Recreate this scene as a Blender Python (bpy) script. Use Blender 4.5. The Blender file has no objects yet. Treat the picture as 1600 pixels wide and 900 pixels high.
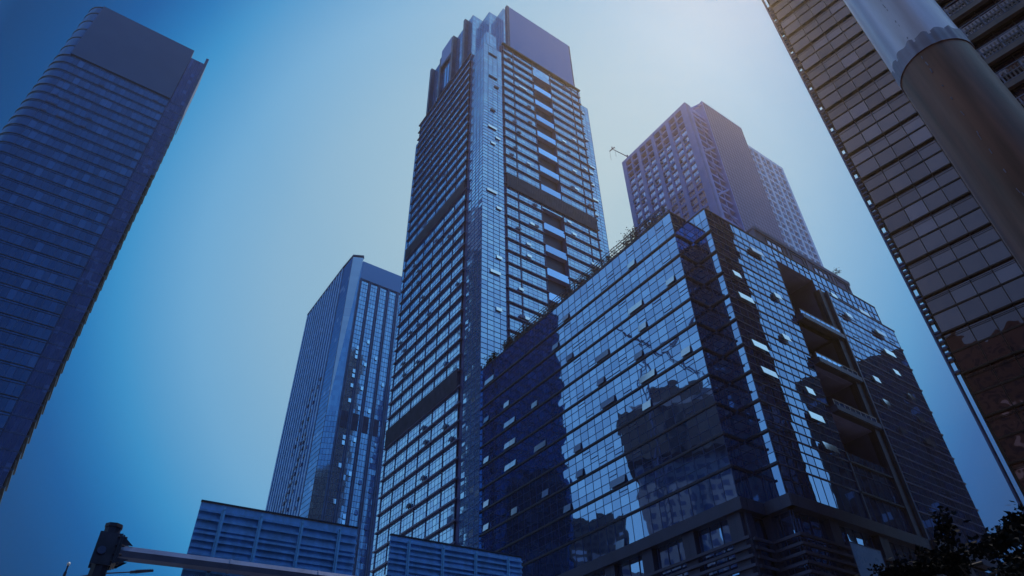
import bpy, math, random
from mathutils import Vector, Matrix
random.seed(7)
R = math.radians
S = bpy.context.scene
COL = S.collection

# ------------------------------------------------------------------ camera
PIT, ROLL = 0.691852, -0.0269775
cp, sp = math.cos(PIT), math.sin(PIT)
fw = Vector((0, cp, sp)); r0 = Vector((1, 0, 0)); u0 = Vector((0, -sp, cp))
rt = r0 * math.cos(ROLL) + u0 * math.sin(ROLL)
up = u0 * math.cos(ROLL) - r0 * math.sin(ROLL)
cam = bpy.data.cameras.new('camera')
cam.sensor_width = 36; cam.lens = 1063.27 / 1600 * 36
cam.clip_start = 0.1; cam.clip_end = 5000
co = bpy.data.objects.new('camera', cam); COL.objects.link(co)
co.matrix_world = Matrix(((rt.x, up.x, -fw.x, 0), (rt.y, up.y, -fw.y, 0), (rt.z, up.z, -fw.z, 1.6), (0, 0, 0, 1)))
S.camera = co

# ------------------------------------------------------------------ sky and sun
def azel(a, e):
    return Vector((math.sin(R(a)) * math.cos(R(e)), math.cos(R(a)) * math.cos(R(e)), math.sin(R(e))))
SUN_AZ, SUN_EL = 34.5, 60.3
def lin(r, g, b):
    f = lambda c: (c / 255) / 12.92 if c / 255 <= 0.04045 else ((c / 255 + 0.055) / 1.055) ** 2.4
    return (f(r), f(g), f(b))
W_ = bpy.data.worlds.new('World'); S.world = W_; W_.use_nodes = True
nt = W_.node_tree; N = nt.nodes; L = nt.links
for n in list(N): N.remove(n)
out = N.new('ShaderNodeOutputWorld'); bg = N.new('ShaderNodeBackground'); bg.inputs[1].default_value = 0.1
L.new(bg.outputs[0], out.inputs[0])
sky = N.new('ShaderNodeTexSky'); sky.sky_type = 'NISHITA'; sky.sun_disc = False
sky.sun_elevation = R(SUN_EL); sky.sun_rotation = R(SUN_AZ)
sky.air_density = 1.6; sky.dust_density = 2.0; sky.ozone_density = 3.0
tc = N.new('ShaderNodeTexCoord')
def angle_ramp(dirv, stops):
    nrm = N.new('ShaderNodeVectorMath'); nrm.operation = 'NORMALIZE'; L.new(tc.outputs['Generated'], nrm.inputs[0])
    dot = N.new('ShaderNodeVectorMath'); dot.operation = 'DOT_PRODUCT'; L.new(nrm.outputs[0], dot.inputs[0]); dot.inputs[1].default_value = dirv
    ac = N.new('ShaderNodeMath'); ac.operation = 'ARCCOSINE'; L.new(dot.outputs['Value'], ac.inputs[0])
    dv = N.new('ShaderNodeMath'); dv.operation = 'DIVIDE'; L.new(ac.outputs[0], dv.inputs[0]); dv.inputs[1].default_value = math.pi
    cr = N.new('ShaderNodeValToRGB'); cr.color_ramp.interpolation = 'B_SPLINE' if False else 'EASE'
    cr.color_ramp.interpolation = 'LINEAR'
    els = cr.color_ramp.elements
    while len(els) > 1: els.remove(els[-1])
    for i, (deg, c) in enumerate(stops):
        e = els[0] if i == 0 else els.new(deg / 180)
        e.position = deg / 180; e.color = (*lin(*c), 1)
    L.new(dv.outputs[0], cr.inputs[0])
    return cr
# clear blue sky, lens vignette painted in as deep blue, brightened out of view to light facades
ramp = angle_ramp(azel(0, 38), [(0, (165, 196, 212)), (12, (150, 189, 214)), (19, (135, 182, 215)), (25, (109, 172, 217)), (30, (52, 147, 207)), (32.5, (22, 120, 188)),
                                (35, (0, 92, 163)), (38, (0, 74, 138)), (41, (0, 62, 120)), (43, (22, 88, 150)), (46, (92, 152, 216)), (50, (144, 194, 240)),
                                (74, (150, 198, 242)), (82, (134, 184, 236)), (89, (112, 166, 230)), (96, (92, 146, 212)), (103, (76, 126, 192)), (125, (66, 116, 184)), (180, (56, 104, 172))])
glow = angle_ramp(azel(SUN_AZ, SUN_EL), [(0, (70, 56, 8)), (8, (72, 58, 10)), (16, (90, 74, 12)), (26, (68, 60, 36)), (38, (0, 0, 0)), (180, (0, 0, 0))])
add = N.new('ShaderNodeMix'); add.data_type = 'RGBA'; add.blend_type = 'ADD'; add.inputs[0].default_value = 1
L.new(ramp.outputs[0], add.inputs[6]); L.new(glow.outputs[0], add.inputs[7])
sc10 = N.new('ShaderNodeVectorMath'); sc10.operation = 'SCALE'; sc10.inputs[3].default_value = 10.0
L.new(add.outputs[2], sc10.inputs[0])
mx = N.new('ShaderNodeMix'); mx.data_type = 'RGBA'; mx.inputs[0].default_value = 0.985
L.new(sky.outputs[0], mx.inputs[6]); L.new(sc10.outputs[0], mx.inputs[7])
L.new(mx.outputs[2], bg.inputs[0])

sl = bpy.data.lights.new('sun', 'SUN'); sl.energy = 3.0; sl.angle = R(0.5); sl.color = (1.0, 0.88, 0.78)
so = bpy.data.objects.new('sun', sl); COL.objects.link(so)
so.rotation_euler = azel(SUN_AZ, SUN_EL).to_track_quat('Z', 'Y').to_euler()
S.view_settings.view_transform = 'Standard'; S.view_settings.look = 'None'
S.view_settings.exposure = 0.0; S.view_settings.gamma = 1.0; S.view_settings.use_curve_mapping = False
S.cycles.max_bounces = 8; S.cycles.glossy_bounces = 5; S.cycles.diffuse_bounces = 2
S.cycles.use_denoising = True
S.cycles.sample_clamp_indirect = 4.0

# ------------------------------------------------------------------ materials
def base_mat(name):
    m = bpy.data.materials.new(name); m.use_nodes = True
    t = m.node_tree; b = t.nodes['Principled BSDF']
    return m, t, b
def mixc(t, fac, a, b):
    n = t.nodes.new('ShaderNodeMix'); n.data_type = 'RGBA'
    if isinstance(fac, (int, float)): n.inputs[0].default_value = fac
    else: t.links.new(fac, n.inputs[0])
    for k, v in ((6, a), (7, b)):
        if isinstance(v, tuple): n.inputs[k].default_value = (*v, 1)
        else: t.links.new(v, n.inputs[k])
    return n.outputs[2]
def noise(t, scale, detail=3, vec=None):
    n = t.nodes.new('ShaderNodeTexNoise'); n.inputs['Scale'].default_value = scale; n.inputs['Detail'].default_value = detail
    if vec is None:
        g = t.nodes.new('ShaderNodeNewGeometry'); vec = g.outputs['Position']
    t.links.new(vec, n.inputs['Vector'])
    return n
def rampv(t, val, a, b):
    n = t.nodes.new('ShaderNodeMapRange'); n.inputs[1].default_value = a; n.inputs[2].default_value = b
    t.links.new(val, n.inputs[0]); return n.outputs[0]
def solid(name, c, rough=0.6, metal=0.0, var=0.25, scale=0.6, spec=0.5, streak=1.0):
    m, t, b = base_mat(name)
    vec = None
    if streak != 1.0:   # run-off streaks: noise stretched down the surface
        ge = t.nodes.new('ShaderNodeNewGeometry'); mp = t.nodes.new('ShaderNodeMapping'); mp.inputs['Scale'].default_value = (1, 1, streak)
        t.links.new(ge.outputs['Position'], mp.inputs['Vector']); vec = mp.outputs[0]
    n = noise(t, scale, 5, vec)
    d = tuple(x * (1 - var) for x in c); l = tuple(min(1, x * (1 + var)) for x in c)
    t.links.new(mixc(t, rampv(t, n.outputs[0], 0.3, 0.7), d, l), b.inputs['Base Color'])
    n2 = noise(t, scale * 9, 4)
    mr = t.nodes.new('ShaderNodeMapRange'); mr.inputs[3].default_value = max(0.05, rough - 0.12); mr.inputs[4].default_value = min(1, rough + 0.12)
    t.links.new(n2.outputs[0], mr.inputs[0]); t.links.new(mr.outputs[0], b.inputs['Roughness'])
    b.inputs['Metallic'].default_value = metal
    b.inputs['Specular IOR Level'].default_value = spec
    return m
def glass(name, refl, body, metal=0.6, rough=0.04, wave=0.02, wscale=0.35, blind=(0.3, 0.4, 0.6), blind_at=0.93):
    # coated curtain-wall glass: a tinted mirror over a diffuse body, paler where it stands in for sky reflection, with roller-wave ripple and a tint of its own per pane
    m, t, b = base_mat(name)
    at = t.nodes.new('ShaderNodeAttribute'); at.attribute_name = 'pane'
    c = mixc(t, at.outputs['Fac'], tuple(x * 0.82 for x in refl), tuple(min(1, x * 1.15) for x in refl))
    gt = t.nodes.new('ShaderNodeMath'); gt.operation = 'GREATER_THAN'; gt.inputs[1].default_value = blind_at
    t.links.new(at.outputs['Fac'], gt.inputs[0])
    dif = t.nodes.new('ShaderNodeBsdfDiffuse')
    t.links.new(mixc(t, gt.outputs[0], body, blind), dif.inputs['Color'])
    gl = t.nodes.new('ShaderNodeBsdfGlossy'); gl.inputs['Roughness'].default_value = rough
    t.links.new(c, gl.inputs['Color'])
    ge = t.nodes.new('ShaderNodeNewGeometry')
    n = noise(t, wscale, 1)
    s1 = t.nodes.new('ShaderNodeVectorMath'); s1.operation = 'SUBTRACT'; s1.inputs[1].default_value = (0.5, 0.5, 0.5); t.links.new(n.outputs['Color'], s1.inputs[0])
    s2 = t.nodes.new('ShaderNodeVectorMath'); s2.operation = 'SCALE'; s2.inputs[3].default_value = wave; t.links.new(s1.outputs[0], s2.inputs[0])
    s3 = t.nodes.new('ShaderNodeVectorMath'); s3.operation = 'ADD'; t.links.new(s2.outputs[0], s3.inputs[0]); t.links.new(ge.outputs['Normal'], s3.inputs[1])
    s4 = t.nodes.new('ShaderNodeVectorMath'); s4.operation = 'NORMALIZE'; t.links.new(s3.outputs[0], s4.inputs[0])
    t.links.new(s4.outputs[0], gl.inputs['Normal'])
    fr = t.nodes.new('ShaderNodeLayerWeight'); fr.inputs[0].default_value = 0.5
    mr = t.nodes.new('ShaderNodeMapRange'); mr.inputs[3].default_value = metal; mr.inputs[4].default_value = 1.0
    t.links.new(fr.outputs['Fresnel'], mr.inputs[0])
    ms = t.nodes.new('ShaderNodeMixShader'); t.links.new(mr.outputs[0], ms.inputs[0])
    t.links.new(dif.outputs[0], ms.inputs[1]); t.links.new(gl.outputs[0], ms.inputs[2])
    t.links.new(ms.outputs[0], t.nodes['Material Output'].inputs[0])
    t.nodes.remove(b)
    return m
M = {}
M['glass_pod'] = glass('blue_reflective_glass', (0.33, 0.56, 0.93), (0.034, 0.05, 0.125), 0.56, 0.015, 0.016, 0.5, (0.05, 0.07, 0.18), 0.95)
M['glass_tow'] = glass('tower_glass', (0.46, 0.71, 0.99), (0.13, 0.30, 0.64), 0.62, 0.04, 0.022, 0.35, (0.35, 0.45, 0.6), 0.975)  # bright blue body paints in sky light the mirror lacks
M['glass_back'] = glass('far_tower_glass', (0.40, 0.68, 0.96), (0.04, 0.14, 0.36), 0.68, 0.06, 0.02, 0.3, (0.25, 0.42, 0.65), 0.97)
M['glass_facet'] = glass('sky_painted_glass', (0.85, 0.95, 1.0), (0.55, 0.74, 0.92), 0.5, 0.05, 0.01, 0.3)  # pale diffuse body paints in a bright sky reflection
M['glass_facet_dk'] = glass('shaded_facet_glass', (0.2, 0.42, 0.72), (0.05, 0.17, 0.42), 0.35, 0.1, 0.01, 0.3)  # dark counterpart of the facet glass, shaded tone put into its colour
M['glass_left'] = glass('dark_tower_glass', (0.11, 0.22, 0.44), (0.010, 0.022, 0.058), 0.36, 0.05, 0.01, 0.2, (0.03, 0.065, 0.15), 0.93)
M['glass_strip'] = glass('dark_strip_glass', (0.12, 0.15, 0.32), (0.018, 0.02, 0.055), 0.35, 0.05, 0.01, 0.2, (0.06, 0.09, 0.2), 0.9)  # darker glass for the recessed strip and the side wall
M['glass_right'] = glass('flare_brown_glass', (0.58, 0.31, 0.28), (0.042, 0.022, 0.026), 0.32, 0.02, 0.05, 0.8, (0.085, 0.06, 0.085), 0.82)  # brown tint paints in the warm flare glow
M['glass_open'] = glass('opened_pane_glass', (0.75, 0.86, 0.96), (0.34, 0.46, 0.64), 0.42, 0.1, 0.01, 0.3)  # pale body paints in the sky glint on tilted panes
M['glass_dark'] = glass('window_glass', (0.5, 0.58, 0.84), (0.10, 0.12, 0.26), 0.45, 0.05, 0.02, 0.4)
M['glass_ctx'] = glass('far_window_glass', (0.1, 0.12, 0.2), (0.012, 0.012, 0.03), 0.1, 0.2, 0.01, 0.3)
M['frame'] = solid('navy_mullion', (0.04, 0.065, 0.17), 0.45, 0.3)
M['ledge_tow'] = solid('plum_ledge_metal', (0.085, 0.08, 0.18), 0.45, 0.2)
M['frame_tow'] = solid('slate_blue_mullion', (0.06, 0.12, 0.32), 0.45, 0.2)
M['ledge'] = solid('dark_ledge_metal', (0.03, 0.03, 0.06), 0.4, 0.4)
M['ledge_lo'] = solid('rail_grey_metal', (0.07, 0.085, 0.16), 0.4, 0.5)
M['rail_lt'] = solid('pale_rail_metal', (0.26, 0.30, 0.46), 0.4, 0.3)
M['rail_pu'] = solid('slate_rail_metal', (0.10, 0.10, 0.19), 0.45, 0.3)
M['panel'] = solid('dark_cladding_panel', (0.04, 0.044, 0.095), 0.5, 0.2, 0.12)
M['louver'] = solid('louver_metal', (0.05, 0.05, 0.10), 0.55, 0.2)
M['blank'] = solid('sign_panel_blue', (0.22, 0.34, 0.66), 0.55, 0.0, 0.04, 0.02, 0.3)
M['blank_left'] = solid('dark_panel_blue', (0.024, 0.066, 0.19), 0.5, 0.1, 0.06, 0.02)
M['blank_back'] = solid('bright_panel_blue', (0.14, 0.36, 0.74), 0.5, 0.0, 0.05, 0.02)
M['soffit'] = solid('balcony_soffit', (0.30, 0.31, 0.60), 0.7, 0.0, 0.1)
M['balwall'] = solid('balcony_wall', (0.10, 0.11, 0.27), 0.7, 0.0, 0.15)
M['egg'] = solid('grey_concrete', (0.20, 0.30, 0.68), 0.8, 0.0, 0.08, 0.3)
M['egg_lit'] = solid('lit_side_concrete', (0.56, 0.70, 0.92), 0.8, 0.0, 0.08, 0.3)  # lit copy of the grey concrete, brightness painted into the colour
M['pent'] = solid('plaster_grey', (0.20, 0.22, 0.36), 0.8, 0.0, 0.15, 0.5)
M['flare_brown'] = solid('flare_brown_mullion', (0.05, 0.02, 0.014), 0.45, 0.5)  # flare warmth painted into the mullion colour
M['flare_brown_lt'] = solid('pewter_rail', (0.22, 0.17, 0.22), 0.4, 0.6)
M['ribbed'] = solid('flare_brown_spandrel', (0.17, 0.095, 0.085), 0.5, 0.2)  # spandrel browned by the same painted flare warmth
M['fin'] = solid('fin_metal', (0.05, 0.065, 0.16), 0.45, 0.3)
M['fin_lt'] = solid('pale_blue_fin_metal', (0.16, 0.36, 0.66), 0.5, 0.1)
M['fin_bl'] = solid('blue_fin_metal', (0.07, 0.15, 0.34), 0.5, 0.1)
M['roof'] = solid('roof_membrane', (0.12, 0.12, 0.15), 0.9)
M['post'] = solid('painted_steel_dark', (0.03, 0.035, 0.07), 0.45, 0.4, 0.3, 3)
M['arm'] = solid('galvanised_arm', (0.10, 0.14, 0.28), 0.35, 0.5, 0.2, 2)
M['signback'] = solid('sign_back_aluminium', (0.12, 0.36, 0.82), 0.45, 0.0, 0.22, 5, streak=0.25)
M['signrib'] = solid('sign_rib_aluminium', (0.16, 0.48, 0.92), 0.4, 0.0, 0.1, 2)
M['steel_lt'] = solid('pale_column_paint', (0.66, 0.62, 0.78), 0.34, 0.25, 0.16, 6, streak=0.12)
M['steel_dk'] = solid('brown_column_paint', (0.215, 0.092, 0.066), 0.46, 0.0, 0.4, 7, streak=0.08)
M['steel_mid'] = solid('column_sleeve', (0.28, 0.25, 0.36), 0.45, 0.2, 0.2, 3)
M['screen'] = solid('screen_panel', (0.10, 0.26, 0.60), 0.3, 0.0, 0.05, 0.1)
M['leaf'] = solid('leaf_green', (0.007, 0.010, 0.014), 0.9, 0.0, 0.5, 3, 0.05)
M['leaf_vine'] = solid('vine_leaf', (0.055, 0.055, 0.085), 0.7, 0.0, 0.5, 2)
M['bark'] = solid('bark', (0.05, 0.045, 0.05), 0.9)
M['asphalt'] = solid('asphalt', (0.05, 0.05, 0.055), 0.9, 0, 0.2, 2)
M['paving'] = solid('paving', (0.2, 0.2, 0.21), 0.9, 0, 0.2, 1)
M['kerb'] = solid('kerb_stone', (0.3, 0.3, 0.3), 0.9)
M['white'] = solid('road_paint', (0.7, 0.7, 0.68), 0.8)
M['white_metal'] = solid('white_metal', (0.6, 0.62, 0.66), 0.5)
M['ctx'] = solid('concrete_shell', (0.20, 0.21, 0.28), 0.8, 0, 0.2, 0.3)
M['ctx_dk'] = solid('dark_shell', (0.03, 0.034, 0.055), 0.8, 0, 0.2, 0.3)
def tile_mat():
    m, t, b = base_mat('small_square_tiles')
    tcn = t.nodes.new('ShaderNodeTexCoord'); br = t.nodes.new('ShaderNodeTexBrick')
    br.offset = 0.0; br.inputs['Scale'].default_value = 1.0
    br.inputs['Brick Width'].default_value = 1.5; br.inputs['Row Height'].default_value = 1.65; br.inputs['Mortar Size'].default_value = 0.1
    br.inputs['Color1'].default_value = (0.16, 0.18, 0.36, 1); br.inputs['Color2'].default_value = (0.18, 0.2, 0.39, 1); br.inputs['Mortar'].default_value = (0.03, 0.03, 0.08, 1)
    t.links.new(tcn.outputs['UV'], br.inputs['Vector']); t.links.new(br.outputs['Color'], b.inputs['Base Color'])
    b.inputs['Roughness'].default_value = 0.7
    return m
M['tile'] = tile_mat()

# ------------------------------------------------------------------ helpers
class MB:
    def __init__(s): s.v = []; s.f = []; s.uv = {}; s.rnd = []
    def face(s, pts, rnd=None, uv=None):
        i = len(s.v); s.v += [tuple(p) for p in pts]; s.f.append(tuple(range(i, i + len(pts))))
        s.rnd.append(random.random() if rnd is None else rnd)
        if uv: s.uv[len(s.f) - 1] = uv
    def hexa(s, a):  # 8 corners: bottom ring 0-3, top ring 4-7
        i = len(s.v); s.v += [tuple(p) for p in a]; r = random.random()
        for q in ((0, 3, 2, 1), (4, 5, 6, 7), (0, 1, 5, 4), (1, 2, 6, 5), (2, 3, 7, 6), (3, 0, 4, 7)):
            s.f.append(tuple(i + k for k in q)); s.rnd.append(r)
    def box(s, x0, x1, y0, y1, z0, z1):
        s.hexa([(x0, y0, z0), (x1, y0, z0), (x1, y1, z0), (x0, y1, z0), (x0, y0, z1), (x1, y0, z1), (x1, y1, z1), (x0, y1, z1)])
    def prism(s, poly, z0, z1):
        i = len(s.v); n = len(poly)
        s.v += [(p[0], p[1], z0) for p in poly] + [(p[0], p[1], z1) for p in poly]
        s.f.append(tuple(range(i + n - 1, i - 1, -1))); s.f.append(tuple(range(i + n, i + 2 * n)))
        for k in range(n): s.f.append((i + k, i + (k + 1) % n, i + n + (k + 1) % n, i + n + k))
        s.rnd += [0.5] * (n + 2)
    def tube(s, a, b, ra, rb=None, n=8, caps=True):
        rb = ra if rb is None else rb; a = Vector(a); b = Vector(b); d = (b - a).normalized()
        x = d.orthogonal().normalized(); y = d.cross(x); i = len(s.v)
        for c, r in ((a, ra), (b, rb)):
            for k in range(n):
                an = 2 * math.pi * k / n; s.v.append(tuple(c + (x * math.cos(an) + y * math.sin(an)) * r))
        for k in range(n): s.f.append((i + k, i + (k + 1) % n, i + n + (k + 1) % n, i + n + k)); s.rnd.append(0.5)
        if caps: s.f.append(tuple(range(i + n - 1, i - 1, -1))); s.f.append(tuple(range(i + n, i + 2 * n))); s.rnd += [0.5, 0.5]
    def build(s, name, mat, parent=None, smooth=False, bevel=0):
        me = bpy.data.meshes.new(name)
        off = Vector(parent_world(parent)) if parent else Vector((0, 0, 0))
        me.from_pydata([tuple(Vector(p) - off) for p in s.v], [], s.f)
        at = me.attributes.new('pane', 'FLOAT', 'FACE'); at.data.foreach_set('value', s.rnd)
        if s.uv:
            ul = me.uv_layers.new(name='UVMap')
            for k, uv in s.uv.items():
                for li, c in zip(me.polygons[k].loop_indices, uv): ul.data[li].uv = c
        if smooth:
            for p in me.polygons: p.use_smooth = True
        me.materials.append(mat); me.update()
        o = bpy.data.objects.new(name, me); COL.objects.link(o)
        if parent: o.parent = parent
        if bevel:
            bv = o.modifiers.new('bevel', 'BEVEL'); bv.width = bevel; bv.segments = 2; bv.limit_method = 'ANGLE'
        return o
def parent_world(p):
    v = Vector(p.location)
    while p.parent: p = p.parent; v += Vector(p.location)
    return v
def thing(name, label, cat, loc, group=None):
    o = bpy.data.objects.new(name, None); COL.objects.link(o); o.location = loc
    o['label'] = label; o['category'] = cat
    if group: o['group'] = group
    return o
def tag(o, label, cat, group=None):
    o['label'] = label; o['category'] = cat
    if group: o['group'] = group
    return o
def structure(name, mb, mat):
    o = mb.build(name, mat); o['kind'] = 'structure'; return o

class Fr:   # a facade frame: origin P, unit direction d along it, outward normal n
    def __init__(s, P, d, n): s.P = Vector((P[0], P[1])); s.d = Vector(d).normalized(); s.n = Vector(n).normalized()
    def __call__(s, t, o, z):
        q = s.P + s.d * t + s.n * o
        return (q.x, q.y, z)
    def box(s, mb, t0, t1, o0, o1, z0, z1):
        mb.hexa([s(t0, o0, z0), s(t1, o0, z0), s(t1, o1, z0), s(t0, o1, z0), s(t0, o0, z1), s(t1, o0, z1), s(t1, o1, z1), s(t0, o1, z1)])
    def panes(s, mb, ts, zs, o=0.0, tilt=0.004, skip=None):
        for a, b in zip(ts, ts[1:]):
            for c, d in zip(zs, zs[1:]):
                if skip and skip((a + b) / 2, (c + d) / 2): continue
                g1 = random.gauss(0, tilt) * (b - a) / 2; g2 = random.gauss(0, tilt) * (d - c) / 2
                e = min(0.03, abs(g1) + abs(g2))
                P = [s(a, o - g1 - g2 - e, c), s(b, o + g1 - g2 - e, c), s(b, o + g1 + g2 - e, d), s(a, o - g1 + g2 - e, d)]
                mb.face(P if s.flip() else P[::-1])
    def flip(s): return (s.d.x * s.n.y - s.d.y * s.n.x) < 0
    def lines(s, mb, ts, zs, t0, t1, z0, z1, w=0.06, dep=0.08, wz=None, o=0.0):
        wz = wz or w
        for t in ts: s.box(mb, t - w / 2, t + w / 2, o - 0.05, o + dep, z0, z1)
        for z in zs: s.box(mb, t0, t1, o - 0.05, o + dep + 0.004, z - wz / 2, z + wz / 2)
    def quad(s, mb, t0, t1, z0, z1, o=0.0, uv=False, rnd=None):
        P = [s(t0, o, z0), s(t1, o, z0), s(t1, o, z1), s(t0, o, z1)]; q = [(t0, z0), (t1, z0), (t1, z1), (t0, z1)]
        if not s.flip(): P = P[::-1]; q = q[::-1]
        mb.face(P, rnd, q if uv else None)
def rng(a, b, step):
    n = max(1, round((b - a) / step)); return [a + (b - a) * k / n for k in range(n + 1)]
def open_window(fr, t0, t1, z0, z1, parent, tilt=0.38, o=0.1, mat='glass_open', name='open_window'):
    tilt *= 0.45
    mb = MB(); h = z1 - z0; dy = h * math.sin(tilt); dz = h * (1 - math.cos(tilt))
    a, b = 0.0, 0.06
    mb.hexa([fr(t0, o + dy, z0 + dz), fr(t1, o + dy, z0 + dz), fr(t1, o + dy + b, z0 + dz), fr(t0, o + dy + b, z0 + dz),
             fr(t0, o, z1), fr(t1, o, z1), fr(t1, o + b, z1), fr(t0, o + b, z1)])
    w = mb.build(name, M[mat], parent)
    fb = MB(); fr.box(fb, t0 + 0.06, t1 - 0.06, -0.01, 0.03, z0 + 0.04, z1 - 0.02)
    fb.build('opening', M['frame'], w)
    return w

U = Vector((0.81121405, 0.58474932)); Wd = Vector((-0.58474932, 0.81121405))
A = Vector((22.1302, 66.4097)); B = Vector((26.8469, 65.9266)); K = Vector((-6.1812, 105.1726))
INN = A + U * 3.544
def P2(o, u=0, w=0): return o + U * u + Wd * w

# ------------------------------------------------------------------ setting: ground, road, pavement
g = MB(); g.face([(-2500, -2500, -0.004), (2500, -2500, -0.004), (2500, 2500, -0.004), (-2500, 2500, -0.004)]); structure('ground', g, M['paving'])
rf = Fr(Wd * 8, U, Wd)
g = MB(); rf.box(g, -400, 400, -11, 11, -0.3, 0.0); structure('road', g, M['asphalt'])
g = MB()
rf.box(g, -400, 400, 11, 11.3, -0.2, 0.13); rf.box(g, -400, 400, -11.3, -11, -0.2, 0.13); structure('kerb', g, M['kerb'])
g = MB(); rf.box(g, -400, 60, 11.3, 17.5, -0.2, 0.12); structure('pavement', g, M['paving'])
g = MB()
for k in range(-30, 30):
    for o in (-3.6, 3.6): rf.quad(g, k * 8, k * 8 + 4, 0, 0, 0)
    g.v = g.v[:-8]; g.f = g.f[:-2]; g.rnd = g.rnd[:-2]
    for o in (-3.7, 3.7):
        g.face([rf(k * 8, o - .07, .004), rf(k * 8 + 4, o - .07, .004), rf(k * 8 + 4, o + .07, .004), rf(k * 8, o + .07, .004)])
structure('road_markings', g, M['white'])

# ------------------------------------------------------------------ the glass office block on the right
PH = 69.5; FL = 3.7
bandz = [65.2 - FL * k for k in range(10)]
pod = thing('office_block', 'low wide blue glass office block with notched corner, horizontal ledges and stacked open balconies', 'office building', (A.x, A.y, 0))
fL = Fr(A, Wd, -U); fR = Fr(B, U, -Wd); fN1 = Fr(A, U, -Wd); fN2 = Fr(B, Wd, -U)
fRp = Fr(B - Wd * 0.5, U, -Wd)
def levels(z0, z1):
    zs = [z1]
    zs += [z1 - (z1 - 65.2) * f for f in (0.36, 0.7)] if z1 > 66 else []
    for b in bandz:
        for z in (b, b + 1.2 - FL, b + 2.45 - FL):
            pass
    zs = [z0]
    for b in sorted(bandz):
        if b < z0 or b > z1: continue
        zs += [b, b + 1.25, b + 2.5]
    zs = [z for z in zs if z0 <= z < z1 - 0.4] + [z1]
    return sorted(set(zs))
zsP = levels(28.2, PH)
tsL = rng(0, 48.4, 1.5)
def facade_pod(fr, ts, zs, name='glass_wall', skip=None, tilt=0.002, o=0.0):
    mb = MB(); fr.panes(mb, ts, zs, o, tilt, skip); return mb.build(name, M['glass_pod'], pod)
def ledges(fr, t0, t1, zlist, dep=0.18, h=0.24, o=0.0, mat='ledge', parent=None):
    for z in zlist:
        mb = MB(); fr.box(mb, t0, t1, o - 0.02, o + dep, z - h / 2, z + h / 2)
        mb.build('ledge', M[mat], parent or pod)
facade_pod(fL, tsL, zsP)
facade_pod(fN1, rng(0, 3.544, 1.18), zsP, tilt=0.001)
facade_pod(fN2, rng(0, 3.15, 1.05), zsP, tilt=0.001)
for fr, ts, t0, t1 in ((fL, tsL, 0, 48.4), (fN1, rng(0, 3.544, 1.18)[1:-1], 0, 3.544), (fN2, rng(0, 3.15, 1.05)[1:-1], 0, 3.15)):
    mb = MB(); fr.lines(mb, ts, [z for z in zsP if not any(abs(z - b) < 0.1 for b in bandz)], t0, t1, 28.2, PH, 0.03, 0.04, 0.04)
    # odd split panes
    for b in bandz:
        for k, t in enumerate(ts[:-1]):
            if random.random() < 0.28:
                z = b + random.choice((0.6, 1.85, 3.05)); fr.box(mb, t, t + 1.4 if fr is fL else t + 1.0, -0.03, 0.06, z - 0.03, z + 0.03)
    mb.build('mullion_grid', M['frame'], pod)
ledges(fL, -0.24, 48.4, bandz); ledges(fN1, 0.27, 3.25, bandz, 0.24); ledges(fN2, -0.24, 2.85, bandz, 0.24)
# right face, bay beside the notch, glass above the balconies, projecting end bay
BAL = [(57.9, 67.2), (50.8, 56.2), (43.8, 49.0), (36.9, 41.9)]
def in_bal(t, z): return 14.3 < t < 22.9 and any(a < z < b for a, b in BAL)
zsR = sorted(set(zsP + [67.2, 57.9, 56.2, 50.8, 49.0, 43.8, 41.9, 36.9]))
facade_pod(fR, rng(0, 14.3, 1.43), zsP)
tsB = rng(14.3, 22.9, 1.43); facade_pod(fR, tsB, [28.2, 31.9, 34.4, 36.9]); facade_pod(fR, tsB, [67.2, 68.4, PH])
tsE = rng(24.6, 42.2, 1.466); facade_pod(fRp, tsE, [z for z in zsP if z < 65.3], tilt=0.0016); facade_pod(fR, rng(22.9, 40.5, 1.466), [z for z in zsP if z > 65.1])
mb = MB()
fR.lines(mb, rng(0, 14.3, 1.43), [z for z in zsP if not any(abs(z - b) < 0.1 for b in bandz)], 0, 14.3, 28.2, PH, 0.03, 0.04, 0.04)
fR.lines(mb, tsB, [31.9, 34.4], 14.3, 22.9, 28.2, 36.9, 0.055, 0.07); fR.lines(mb, tsB, [68.4], 14.3, 22.9, 67.2, PH, 0.055, 0.07)
fR.lines(mb, rng(22.9, 40.5, 1.466), [z for z in zsP if z > 66], 22.9, 40.5, 65.2, PH, 0.055, 0.07)
mb.build('mullion_grid', M['frame'], pod)
mb = MB(); fRp.lines(mb, tsE, [z for z in zsP if z < 65 and not any(abs(z - b) < 0.1 for b in bandz)], 24.6, 42.2, 28.2, 65.2, 0.026, 0.03, 0.03)
for b in bandz[1:]:
    for t in tsE[:-1]:
        if random.random() < 0.3: fRp.box(mb, t, t + 1.466, -0.03, 0.06, b + 0.55, b + 0.61)
mb.build('mullion_grid', M['frame'], pod)
for b in bandz:   # slim projecting rails that catch the sky
    for dz in (1.25, 2.5):
        if b + dz < 66:
            mb = MB(); fRp.box(mb, 24.6, 42.3, 0.08, 0.12, b + dz - 0.014, b + dz + 0.014); mb.build('slim_rail', M['rail_lt'], pod)
        mb = MB(); fR.box(mb, 0, 14.3, 0.08, 0.12, b + dz - 0.014, b + dz + 0.014); mb.build('slim_rail', M['rail_lt'], pod)
ledges(fR, 0.03, 14.5, bandz, 0.09, 0.15, mat='rail_pu'); ledges(fRp, 24.6, 42.6, bandz, 0.1, 0.15, mat='rail_pu')
ledges(fR, 14.3, 22.9, [31.9, 35.6], 0.3, 0.2)
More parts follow.
